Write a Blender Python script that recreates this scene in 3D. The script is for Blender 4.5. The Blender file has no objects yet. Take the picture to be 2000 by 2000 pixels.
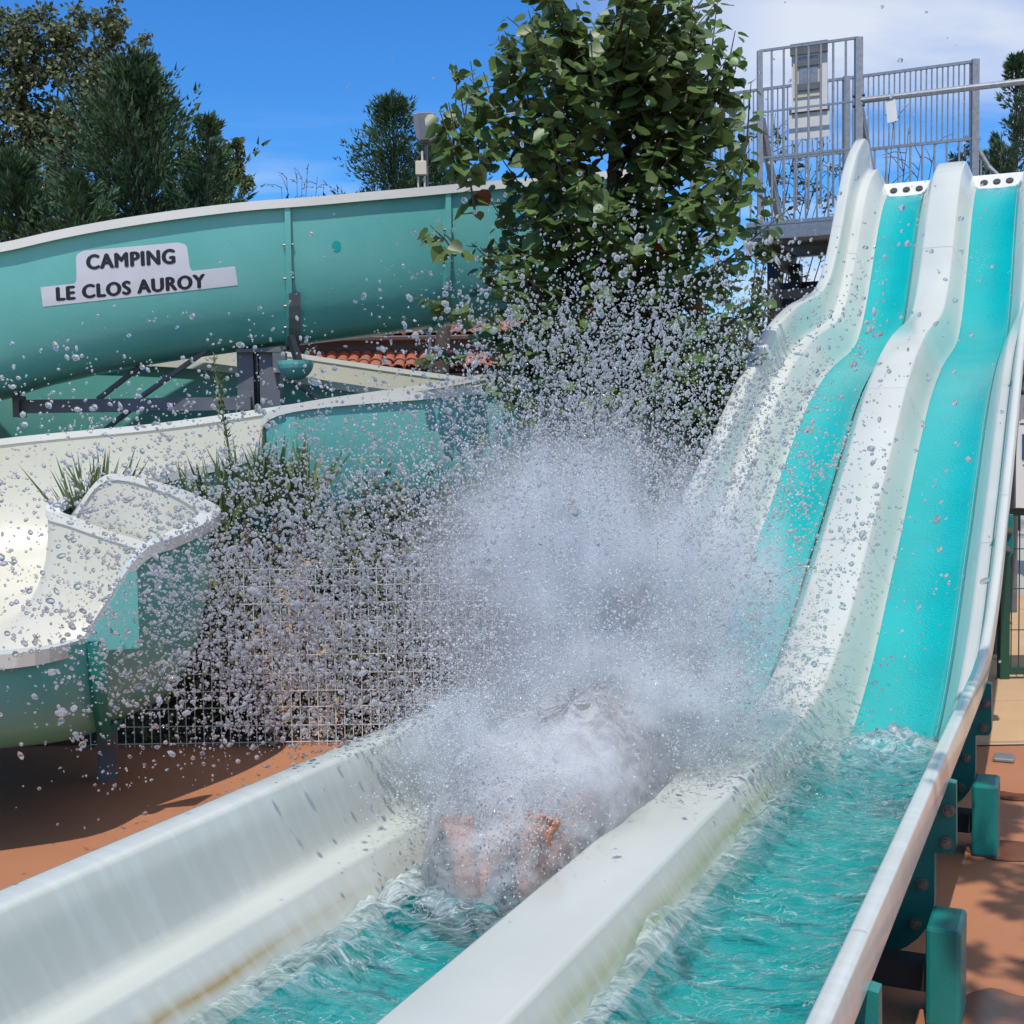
import bpy, bmesh, math, random
import numpy as np
from mathutils import Vector, Matrix, noise
from mathutils.bvhtree import BVHTree
R = math.radians
random.seed(7)
rng = np.random.default_rng(7)
C = bpy.context.scene.collection
sc = bpy.context.scene

# ------------------------------------------------------------------ camera
HC, PITCH, ROLL, FPX = 1.65, R(3.34), R(0.8), 2500.0
cam_d = bpy.data.cameras.new('camera')
cam = bpy.data.objects.new('camera', cam_d); C.objects.link(cam)
cam_d.sensor_width = 36.0; cam_d.lens = FPX/2000*36.0
cam_d.clip_start = 0.05; cam_d.clip_end = 2000
fw = Vector((0, math.cos(PITCH), -math.sin(PITCH)))
rt0 = Vector((1, 0, 0)); up0 = rt0.cross(fw)
rt = rt0*math.cos(ROLL) - up0*math.sin(ROLL)
up = up0*math.cos(ROLL) + rt0*math.sin(ROLL)
cam.matrix_world = Matrix(((rt.x, up.x, -fw.x, 0), (rt.y, up.y, -fw.y, 0), (rt.z, up.z, -fw.z, HC), (0, 0, 0, 1)))
sc.camera = cam
CAM = Vector((0, 0, HC))

# ------------------------------------------------------------------ world, sun, exposure
SUN = Vector((-0.12, -0.46, 0.88)).normalized()
world = bpy.data.worlds.new('World'); sc.world = world; world.use_nodes = True
wn, wl = world.node_tree.nodes, world.node_tree.links
wn.clear()
wout = wn.new('ShaderNodeOutputWorld'); bg = wn.new('ShaderNodeBackground')
sky = wn.new('ShaderNodeTexSky'); sky.sky_type = 'NISHITA'; sky.sun_disc = False
sky.sun_elevation = math.asin(SUN.z); sky.sun_rotation = math.atan2(SUN.x, SUN.y)
sky.air_density = 1.0; sky.dust_density = 0.0; sky.ozone_density = 3.0
bg.inputs['Strength'].default_value = 0.125
tint = wn.new('ShaderNodeMix'); tint.data_type = 'RGBA'; tint.blend_type = 'MULTIPLY'
tint.inputs[0].default_value = 1.0; tint.inputs[7].default_value = (0.46, 0.86, 1.22, 1)
hsv = wn.new('ShaderNodeHueSaturation'); hsv.inputs['Saturation'].default_value = 1.22; hsv.inputs['Value'].default_value = 1.08
wl.new(sky.outputs[0], hsv.inputs['Color']); wl.new(hsv.outputs[0], tint.inputs[6])
tc = wn.new('ShaderNodeTexCoord'); sep = wn.new('ShaderNodeSeparateXYZ')
wl.new(tc.outputs['Generated'], sep.inputs[0])
def wmath(op, a, b=None, clamp=False):
    n = wn.new('ShaderNodeMath'); n.operation = op; n.use_clamp = clamp
    for i, v in enumerate((a, b)):
        if v is None: continue
        if isinstance(v, (int, float)): n.inputs[i].default_value = v
        else: wl.new(v, n.inputs[i])
    return n.outputs[0]
zc = wmath('MAXIMUM', sep.outputs[2], 0.0)
den = wmath('ADD', zc, 0.10)
cx_ = wmath('DIVIDE', sep.outputs[0], den); cy_ = wmath('DIVIDE', sep.outputs[1], den)
comb = wn.new('ShaderNodeCombineXYZ'); wl.new(cx_, comb.inputs[0]); wl.new(cy_, comb.inputs[1])
mp = wn.new('ShaderNodeMapping'); mp.inputs['Location'].default_value = (3.1, 0.55, 0.0)
mp.inputs['Scale'].default_value = (0.42, 0.60, 1); mp.inputs['Rotation'].default_value = (0, 0, R(-18))
wl.new(comb.outputs[0], mp.inputs[0])
n1 = wn.new('ShaderNodeTexNoise'); n1.inputs['Scale'].default_value = 1.0; n1.inputs['Detail'].default_value = 9
n1.inputs['Roughness'].default_value = 0.52; n1.inputs['Distortion'].default_value = 0.35
wl.new(mp.outputs[0], n1.inputs['Vector'])
ramp = wn.new('ShaderNodeValToRGB')
ramp.color_ramp.elements[0].position = 0.40; ramp.color_ramp.elements[0].color = (0, 0, 0, 1)
ramp.color_ramp.elements[1].position = 0.58; ramp.color_ramp.elements[1].color = (1, 1, 1, 1)
wl.new(n1.outputs[0], ramp.inputs[0])
cmix = wn.new('ShaderNodeMix'); cmix.data_type = 'RGBA'; cmix.blend_type = 'MIX'
az = wmath('DIVIDE', sep.outputs[0], wmath('MAXIMUM', wmath('ABSOLUTE', sep.outputs[1]), 0.05))
def band(v, lo, hi):
    return wmath('DIVIDE', wmath('SUBTRACT', v, lo), hi-lo, True)
bank = band(az, 0.02, 0.22)                       # the cloud bank towards the right
lowb = wmath('MULTIPLY', wmath('SUBTRACT', 1.0, band(sep.outputs[2], 0.17, 0.25)), 0.42)   # thin bands low over the horizon
cb2 = wn.new('ShaderNodeCombineXYZ'); wl.new(wmath('MULTIPLY', az, 4.0), cb2.inputs[0]); wl.new(wmath('MULTIPLY', sep.outputs[2], 26.0), cb2.inputs[1])
n1b = wn.new('ShaderNodeTexNoise'); n1b.inputs['Scale'].default_value = 1.0; n1b.inputs['Detail'].default_value = 6; wl.new(cb2.outputs[0], n1b.inputs['Vector'])
wisps = wmath('MULTIPLY', wmath('MULTIPLY', wmath('SUBTRACT', n1b.outputs[0], 0.47), 4.5, True), wmath('MULTIPLY', lowb, 1.6))
cf = wmath('MULTIPLY', wmath('MAXIMUM', wmath('MULTIPLY', ramp.outputs[0], bank), wisps), 0.92, True)
wl.new(cf, cmix.inputs[0]); wl.new(tint.outputs[2], cmix.inputs[6]); cmix.inputs[7].default_value = (6.3, 6.7, 7.4, 1)
wl.new(cmix.outputs[2], bg.inputs['Color']); wl.new(bg.outputs[0], wout.inputs[0])

sun_d = bpy.data.lights.new('sun', 'SUN'); sun_d.energy = 3.6; sun_d.angle = R(0.53); sun_d.color = (1.0, 0.955, 0.88)
sun = bpy.data.objects.new('sun', sun_d); C.objects.link(sun)
sun.rotation_euler = SUN.to_track_quat('Z', 'Y').to_euler()
sc.view_settings.view_transform = 'Standard'; sc.view_settings.look = 'None'
sc.view_settings.exposure = 0.0; sc.view_settings.gamma = 1.0; sc.view_settings.use_curve_mapping = False
sc.render.engine = 'CYCLES'
sc.cycles.max_bounces = 24; sc.cycles.transparent_max_bounces = 48; sc.cycles.transmission_bounces = 18
sc.cycles.diffuse_bounces = 12; sc.cycles.glossy_bounces = 4
sc.cycles.caustics_refractive = False; sc.cycles.caustics_reflective = False
sc.cycles.sample_clamp_indirect = 6.0

# ------------------------------------------------------------------ frames of reference
TH = R(24.19)
AX = Vector((math.sin(TH), math.cos(TH), 0)); RX = Vector((math.cos(TH), -math.sin(TH), 0))
def W(u, v, z=0.0):                       # slide frame: u across, v along the run-out, z up
    return RX*u + AX*v + Vector((0, 0, z))
def ray(px, py):
    return fw + rt*((px-1000)/FPX) - up*((py-1000)/FPX)
def atY(px, py, Y):
    d = ray(px, py); return CAM + d*(Y/d.y)
def pchip(xs, ys):
    xs = np.array(xs, float); ys = np.array(ys, float); h = np.diff(xs); dl = np.diff(ys)/h
    m = np.zeros(len(xs)); m[0] = dl[0]; m[-1] = dl[-1]
    for i in range(1, len(xs)-1):
        if dl[i-1]*dl[i] > 0:
            w1 = 2*h[i]+h[i-1]; w2 = h[i]+2*h[i-1]; m[i] = (w1+w2)/(w1/dl[i-1]+w2/dl[i])
    def f(x):
        x = min(max(x, xs[0]), xs[-1]); i = min(int(np.searchsorted(xs, x, 'right'))-1, len(xs)-2)
        t = (x-xs[i])/h[i]
        return ((2*t**3-3*t*t+1)*ys[i] + (t**3-2*t*t+t)*h[i]*m[i] + (-2*t**3+3*t*t)*ys[i+1] + (t**3-t*t)*h[i]*m[i+1])
    return f

# ------------------------------------------------------------------ object helpers
def tag(o, label=None, cat=None, group=None, kind=None):
    if label: o['label'] = label
    if cat: o['category'] = cat
    if group: o['group'] = group
    if kind: o['kind'] = kind
    return o
def empty(name, loc=(0, 0, 0), label=None, cat=None, group=None, rz=0):
    o = bpy.data.objects.new(name, None); C.objects.link(o); o.location = loc; o.rotation_euler = (0, 0, rz)
    o.empty_display_size = 0.1
    return tag(o, label, cat, group)
def link(name, me, m=None, parent=None):
    o = bpy.data.objects.new(name, me); C.objects.link(o)
    if m is not None and len(me.materials) == 0: me.materials.append(m)
    if parent is not None:
        o.parent = parent
        o.matrix_parent_inverse = parent_inv(parent)
    return o
def parent_inv(p):                         # children are given in world coordinates
    M = Matrix.LocRotScale(p.location, p.rotation_euler, p.scale)
    if p.parent is not None: M = (parent_inv(p.parent).inverted() @ p.matrix_parent_inverse @ M)
    return M.inverted()
def mesh(name, verts, faces, smooth=False):
    me = bpy.data.meshes.new(name); me.from_pydata([tuple(v) for v in verts], [], faces)
    if smooth: me.polygons.foreach_set('use_smooth', [True]*len(me.polygons))
    me.update(); return me
class MB:
    def __init__(s): s.v = []; s.f = []
    def add(s, vs, fs):
        b = len(s.v); s.v += [tuple(x) for x in vs]; s.f += [tuple(i+b for i in f) for f in fs]; return s
    def box(s, c, size, ex=Vector((1, 0, 0)), ey=Vector((0, 1, 0)), ez=Vector((0, 0, 1))):
        c = Vector(c); vs = []
        for k in (-.5, .5):
            for j in (-.5, .5):
                for i in (-.5, .5):
                    vs.append(c + ex*(i*size[0]) + ey*(j*size[1]) + ez*(k*size[2]))
        return s.add(vs, [(0, 2, 3, 1), (4, 5, 7, 6), (0, 1, 5, 4), (2, 6, 7, 3), (0, 4, 6, 2), (1, 3, 7, 5)])
    def bar(s, p, q, w, h=None, upv=Vector((0, 0, 1))):
        p = Vector(p); q = Vector(q); d = q-p; L = d.length; d = d/L
        x = d.cross(upv)
        if x.length < 1e-4: x = d.cross(Vector((0, 1, 0)))
        x.normalize(); y = x.cross(d)
        return s.box((p+q)/2, (w, L, h or w), x, d, y)
    def tube(s, pts, r, n=8, cap=True):
        pts = [Vector(p) for p in pts]; rs = r if isinstance(r, (list, tuple)) else [r]*len(pts)
        b = len(s.v); vs = []
        ref = None
        for i, p in enumerate(pts):
            d = (pts[min(i+1, len(pts)-1)] - pts[max(i-1, 0)]).normalized()
            if ref is None:
                ref = d.cross(Vector((0, 0, 1)))
                if ref.length < 1e-3: ref = d.cross(Vector((0, 1, 0)))
            x = (ref - d*ref.dot(d)).normalized(); y = d.cross(x); ref = x
            for k in range(n):
                a = 2*math.pi*k/n; vs.append(p + x*(math.cos(a)*rs[i]) + y*(math.sin(a)*rs[i]))
        fs = [(i*n+k, i*n+(k+1) % n, (i+1)*n+(k+1) % n, (i+1)*n+k) for i in range(len(pts)-1) for k in range(n)]
        if cap: fs += [tuple(reversed(range(n))), tuple((len(pts)-1)*n+k for k in range(n))]
        return s.add(vs, fs)
    def grid(s, rows):                     # rows of points -> quads
        n = len(rows[0]); vs = [p for r in rows for p in r]
        return s.add(vs, [(i*n+k, i*n+k+1, (i+1)*n+k+1, (i+1)*n+k) for i in range(len(rows)-1) for k in range(n-1)])
    def prism(s, poly, ex, ey, org, ez, depth):   # polygon in (ex,ey), extruded along ez
        org = Vector(org); n = len(poly)
        vs = [org+ex*a+ey*b for a, b in poly] + [org+ex*a+ey*b+ez*depth for a, b in poly]
        return s.add(vs, [tuple(reversed(range(n))), tuple(range(n, 2*n))] + [(i, (i+1) % n, n+(i+1) % n, n+i) for i in range(n)])
    def build(s, name, m=None, parent=None, smooth=False, bevel=0.0):
        me = mesh(name, s.v, s.f, smooth)
        bm = bmesh.new(); bm.from_mesh(me)
        bmesh.ops.recalc_face_normals(bm, faces=bm.faces)
        if bevel > 0:
            bmesh.ops.bevel(bm, geom=list(bm.edges), offset=bevel, segments=2, affect='EDGES', profile=0.5)
        bm.to_mesh(me); bm.free()
        return link(name, me, m, parent)

# ------------------------------------------------------------------ materials
def mat(name, col, rough=0.5, col2=None, nscale=4.0, bump=0.0, bscale=30.0, spec=0.5, metal=0.0, coat=0.0, nmix=(0.35, 0.7), detail=4, stretch=None, island=0.0, trans=0.0):
    m = bpy.data.materials.new(name); m.use_nodes = True
    nt = m.node_tree; b = nt.nodes['Principled BSDF']
    b.inputs['Base Color'].default_value = (*col, 1); b.inputs['Roughness'].default_value = rough
    b.inputs['Metallic'].default_value = metal; b.inputs['Specular IOR Level'].default_value = spec
    b.inputs['Coat Weight'].default_value = coat; b.inputs['Coat Roughness'].default_value = 0.08
    tcn = nt.nodes.new('ShaderNodeTexCoord'); src = tcn.outputs['Object']
    if stretch:
        mpn = nt.nodes.new('ShaderNodeMapping'); mpn.inputs['Scale'].default_value = stretch
        nt.links.new(src, mpn.inputs[0]); src = mpn.outputs[0]
    last = None
    if col2:
        n = nt.nodes.new('ShaderNodeTexNoise'); n.inputs['Scale'].default_value = nscale; n.inputs['Detail'].default_value = detail
        nt.links.new(src, n.inputs['Vector'])
        r = nt.nodes.new('ShaderNodeValToRGB')
        r.color_ramp.elements[0].position = nmix[0]; r.color_ramp.elements[0].color = (*col, 1)
        r.color_ramp.elements[1].position = nmix[1]; r.color_ramp.elements[1].color = (*col2, 1)
        nt.links.new(n.outputs[0], r.inputs[0]); last = r.outputs[0]
    if island > 0:
        g = nt.nodes.new('ShaderNodeNewGeometry'); hs = nt.nodes.new('ShaderNodeHueSaturation')
        mr = nt.nodes.new('ShaderNodeMapRange'); mr.inputs[3].default_value = 1-island; mr.inputs[4].default_value = 1+island
        nt.links.new(g.outputs['Random Per Island'], mr.inputs[0]); nt.links.new(mr.outputs[0], hs.inputs['Value'])
        if last: nt.links.new(last, hs.inputs['Color'])
        else: hs.inputs['Color'].default_value = (*col, 1)
        last = hs.outputs[0]
    if last: nt.links.new(last, b.inputs['Base Color'])
    if bump > 0:
        n2 = nt.nodes.new('ShaderNodeTexNoise'); n2.inputs['Scale'].default_value = bscale; n2.inputs['Detail'].default_value = 5
        nt.links.new(src, n2.inputs['Vector'])
        bp = nt.nodes.new('ShaderNodeBump'); bp.inputs['Strength'].default_value = bump; bp.inputs['Distance'].default_value = 0.02
        nt.links.new(n2.outputs[0], bp.inputs['Height']); nt.links.new(bp.outputs[0], b.inputs['Normal'])
    if trans > 0:                           # leaves: light passing through
        tr = nt.nodes.new('ShaderNodeBsdfTranslucent'); mx = nt.nodes.new('ShaderNodeMixShader'); mx.inputs[0].default_value = trans
        if last: nt.links.new(last, tr.inputs['Color'])
        else: tr.inputs['Color'].default_value = (*col, 1)
        nt.links.new(b.outputs[0], mx.inputs[1]); nt.links.new(tr.outputs[0], mx.inputs[2])
        nt.links.new(mx.outputs[0], nt.nodes['Material Output'].inputs['Surface'])
    return m
M = {}
M['frp'] = mat('white_gelcoat', (0.76, 0.745, 0.68), 0.22, (0.70, 0.695, 0.63), 2.5, 0.03, 40, coat=0.3)
M['cream'] = mat('cream_gelcoat', (0.64, 0.615, 0.505), 0.35, (0.585, 0.56, 0.45), 1.5, 0.03, 20)
M['strip'] = mat('teal_lane', (0.0, 0.41, 0.395), 0.20, (0.0, 0.355, 0.345), 2.5, 0.25, 70, coat=0.2)
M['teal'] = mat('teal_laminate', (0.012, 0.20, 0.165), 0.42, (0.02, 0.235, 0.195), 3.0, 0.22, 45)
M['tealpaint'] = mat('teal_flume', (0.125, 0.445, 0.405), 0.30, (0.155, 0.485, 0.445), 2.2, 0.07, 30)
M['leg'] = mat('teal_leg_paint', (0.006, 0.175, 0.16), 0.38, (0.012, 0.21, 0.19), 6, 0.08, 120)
M['steel'] = mat('galvanised_steel', (0.33, 0.345, 0.36), 0.45, (0.25, 0.265, 0.28), 25, 0.04, 90, metal=0.55)
M['greysteel'] = mat('grey_painted_steel', (0.12, 0.125, 0.14), 0.5, (0.16, 0.165, 0.18), 8, 0.03, 60)
M['dark'] = mat('dark_steel', (0.022, 0.024, 0.028), 0.6)
M['bolt'] = mat('weathered_bolt', (0.30, 0.26, 0.23), 0.45, (0.19, 0.14, 0.11), 60, metal=0.5)
M['paper'] = mat('white_sticker', (0.66, 0.67, 0.72), 0.35, (0.62, 0.63, 0.68), 6)
M['black'] = mat('black_lettering', (0.012, 0.014, 0.022), 0.4)
M['seam'] = mat('seam_sealant', (0.42, 0.40, 0.35), 0.7)
M['sand'] = mat('beige_paving', (0.56, 0.36, 0.20), 0.85, (0.50, 0.32, 0.175), 3, 0.1, 120)
M['soil'] = mat('dark_soil', (0.06, 0.045, 0.032), 0.95, (0.10, 0.075, 0.05), 9, 0.6, 30)
M['tile'] = mat('terracotta', (0.46, 0.15, 0.08), 0.8, (0.34, 0.11, 0.065), 5, 0.15, 60)
M['wallgrey'] = mat('grey_render', (0.30, 0.30, 0.31), 0.9, (0.26, 0.26, 0.27), 3, 0.1, 50)
M['gutter'] = mat('brown_gutter', (0.10, 0.06, 0.05), 0.5)
M['bark'] = mat('bark', (0.10, 0.075, 0.055), 0.9, (0.06, 0.045, 0.035), 30, 0.5, 60)
M['leaf'] = mat('lime_leaf', (0.095, 0.165, 0.05), 0.40, (0.15, 0.225, 0.07), 3.0, island=0.40, trans=0.32)
M['leafbrown'] = mat('dry_leaf', (0.16, 0.055, 0.03), 0.6, island=0.3)
M['poplar'] = mat('poplar_leaf', (0.10, 0.13, 0.05), 0.45, (0.16, 0.18, 0.085), 0.7, island=0.45, trans=0.2)
M['conifer'] = mat('conifer_spray', (0.042, 0.095, 0.045), 0.7, (0.085, 0.145, 0.05), 0.9, island=0.4, trans=0.1)
M['bush'] = mat('bush_leaf', (0.10, 0.14, 0.055), 0.6, (0.20, 0.20, 0.11), 2.0, island=0.5, trans=0.15)
M['yucca'] = mat('yucca_blade', (0.085, 0.14, 0.045), 0.45, (0.16, 0.20, 0.08), 4, island=0.35, trans=0.1)
M['dry'] = mat('dry_grass', (0.50, 0.38, 0.24), 0.9, (0.36, 0.27, 0.15), 12, island=0.3)
M['wire'] = mat('galvanised_wire', (0.74, 0.75, 0.75), 0.4, metal=0.3)
M['greenfence'] = mat('green_fence_paint', (0.012, 0.07, 0.045), 0.4)
M['blue'] = mat('sign_blue', (0.01, 0.08, 0.24), 0.4)
M['signwhite'] = mat('sign_white', (0.72, 0.73, 0.74), 0.4)
M['panel'] = mat('white_panel', (0.74, 0.73, 0.68), 0.35, (0.70, 0.69, 0.64), 5)
M['lampgrey'] = mat('lamp_housing', (0.17, 0.175, 0.20), 0.5)
M['beige'] = mat('beige_box', (0.62, 0.56, 0.42), 0.5)
M['skin'] = mat('skin', (0.52, 0.25, 0.16), 0.38, (0.44, 0.19, 0.12), 14, 0.05, 200)
M['shorts'] = mat('swim_shorts', (0.50, 0.16, 0.06), 0.7)
M['hair'] = mat('wet_hair', (0.03, 0.02, 0.015), 0.4)

def ground_mat():
    m = mat('orange_resin', (0.49, 0.205, 0.10), 0.66, (0.40, 0.16, 0.078), 1.1, 0.35, 420, nmix=(.3, .75), detail=9)
    nt = m.node_tree; b = nt.nodes['Principled BSDF']
    t = nt.nodes.new('ShaderNodeTexCoord')
    n = nt.nodes.new('ShaderNodeTexNoise'); n.inputs['Scale'].default_value = 0.9; n.inputs['Detail'].default_value = 6
    mp_ = nt.nodes.new('ShaderNodeMapping'); mp_.inputs['Scale'].default_value = (0.6, 1.8, 1); nt.links.new(t.outputs['Object'], mp_.inputs[0]); nt.links.new(mp_.outputs[0], n.inputs['Vector'])
    r = nt.nodes.new('ShaderNodeValToRGB'); r.color_ramp.elements[0].position = 0.56; r.color_ramp.elements[1].position = 0.72
    nt.links.new(n.outputs[0], r.inputs[0])
    mx = nt.nodes.new('ShaderNodeMix'); mx.data_type = 'RGBA'
    old = b.inputs['Base Color'].links[0].from_socket
    k = nt.nodes.new('ShaderNodeMath'); k.operation = 'MULTIPLY'; k.inputs[1].default_value = 0.45
    nt.links.new(r.outputs[0], k.inputs[0]); nt.links.new(k.outputs[0], mx.inputs[0])
    nt.links.new(old, mx.inputs[6]); mx.inputs[7].default_value = (0.26, 0.10, 0.05, 1)
    nt.links.new(mx.outputs[2], b.inputs['Base Color'])
    mr = nt.nodes.new('ShaderNodeMapRange'); mr.inputs[3].default_value = 0.68; mr.inputs[4].default_value = 0.35
    nt.links.new(r.outputs[0], mr.inputs[0]); nt.links.new(mr.outputs[0], b.inputs['Roughness'])
    return m
M['ground'] = ground_mat()

def frp_stained():                         # gelcoat of the slide with the rusty water line and streaks it carries
    m = mat('white_gelcoat_stained', (0.565, 0.59, 0.535), 0.2, (0.52, 0.55, 0.495), 2.2, 0.02, 40, coat=0.35)
    nt = m.node_tree; b = nt.nodes['Principled BSDF']; N = nt.nodes.new; L = nt.links.new
    at = N('ShaderNodeAttribute'); at.attribute_name = 'sec'      # x: u across, y: v along, z: offset from the rim
    sp = N('ShaderNodeSeparateXYZ'); L(at.outputs['Vector'], sp.inputs[0])
    def mth(op, a, c=None, cl=False):
        n = N('ShaderNodeMath'); n.operation = op; n.use_clamp = cl
        for i, v in enumerate((a, c)):
            if v is None: continue
            if isinstance(v, (int, float)): n.inputs[i].default_value = v
            else: L(v, n.inputs[i])
        return n.outputs[0]
    cb = N('ShaderNodeCombineXYZ'); L(mth('MULTIPLY', sp.outputs[1], 0.9), cb.inputs[0]); L(mth('MULTIPLY', sp.outputs[2], 3.0), cb.inputs[1]); L(sp.outputs[0], cb.inputs[2])
    no = N('ShaderNodeTexNoise'); no.inputs['Scale'].default_value = 1.6; no.inputs['Detail'].default_value = 5; L(cb.outputs[0], no.inputs['Vector'])
    def band(u0, d0, wid, col, amt):
        a1 = mth('ABSOLUTE', mth('SUBTRACT', mth('ADD', sp.outputs[2], mth('MULTIPLY', mth('SUBTRACT', no.outputs[0], 0.5), 0.05)), d0))
        f1 = mth('SUBTRACT', 1.0, mth('DIVIDE', a1, wid), True)
        a2 = mth('LESS_THAN', mth('ABSOLUTE', mth('SUBTRACT', sp.outputs[0], u0)), 0.11)
        n2 = mth('MULTIPLY', mth('SUBTRACT', no.outputs[0], 0.36), 4.0, True)
        lo = mth('LESS_THAN', sp.outputs[1], 4.6)
        return mth('MULTIPLY', mth('MULTIPLY', mth('MULTIPLY', mth('POWER', f1, 1.3), a2), n2), mth('MULTIPLY', lo, amt)), col
    cur = b.inputs['Base Color'].links[0].from_socket
    for f, col in (band(-1.83, -0.075, 0.030, (0.36, 0.25, 0.07, 1), 0.95), band(-1.02, -0.085, 0.05, (0.30, 0.34, 0.11, 1), 0.75), band(-0.53, -0.10, 0.03, (0.3, 0.26, 0.12, 1), 0.5)):
        mx = N('ShaderNodeMix'); mx.data_type = 'RGBA'; L(f, mx.inputs[0]); L(cur, mx.inputs[6]); mx.inputs[7].default_value = col; cur = mx.outputs[2]
    # faint dried run marks on the walls
    c2 = N('ShaderNodeCombineXYZ'); L(mth('MULTIPLY', mth('ADD', sp.outputs[1], mth('MULTIPLY', sp.outputs[2], 0.35)), 26.0), c2.inputs[0]); L(mth('MULTIPLY', sp.outputs[2], 2.6), c2.inputs[1])
    n3 = N('ShaderNodeTexNoise'); n3.inputs['Scale'].default_value = 1.0; n3.inputs['Detail'].default_value = 3; L(c2.outputs[0], n3.inputs['Vector'])
    r3 = N('ShaderNodeValToRGB'); r3.color_ramp.elements[0].position = 0.47; r3.color_ramp.elements[1].position = 0.66; L(n3.outputs[0], r3.inputs[0])
    wallf = mth('MULTIPLY', mth('GREATER_THAN', mth('ABSOLUTE', sp.outputs[2]), 0.02), mth('MULTIPLY', mth('MULTIPLY', r3.outputs[0], mth('LESS_THAN', sp.outputs[1], 5.4)), 0.21))
    mx = N('ShaderNodeMix'); mx.data_type = 'RGBA'; L(wallf, mx.inputs[0]); L(cur, mx.inputs[6]); mx.inputs[7].default_value = (0.74, 0.78, 0.76, 1); cur = mx.outputs[2]
    L(cur, b.inputs['Base Color'])
    return m
M['frps'] = frp_stained()

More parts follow.
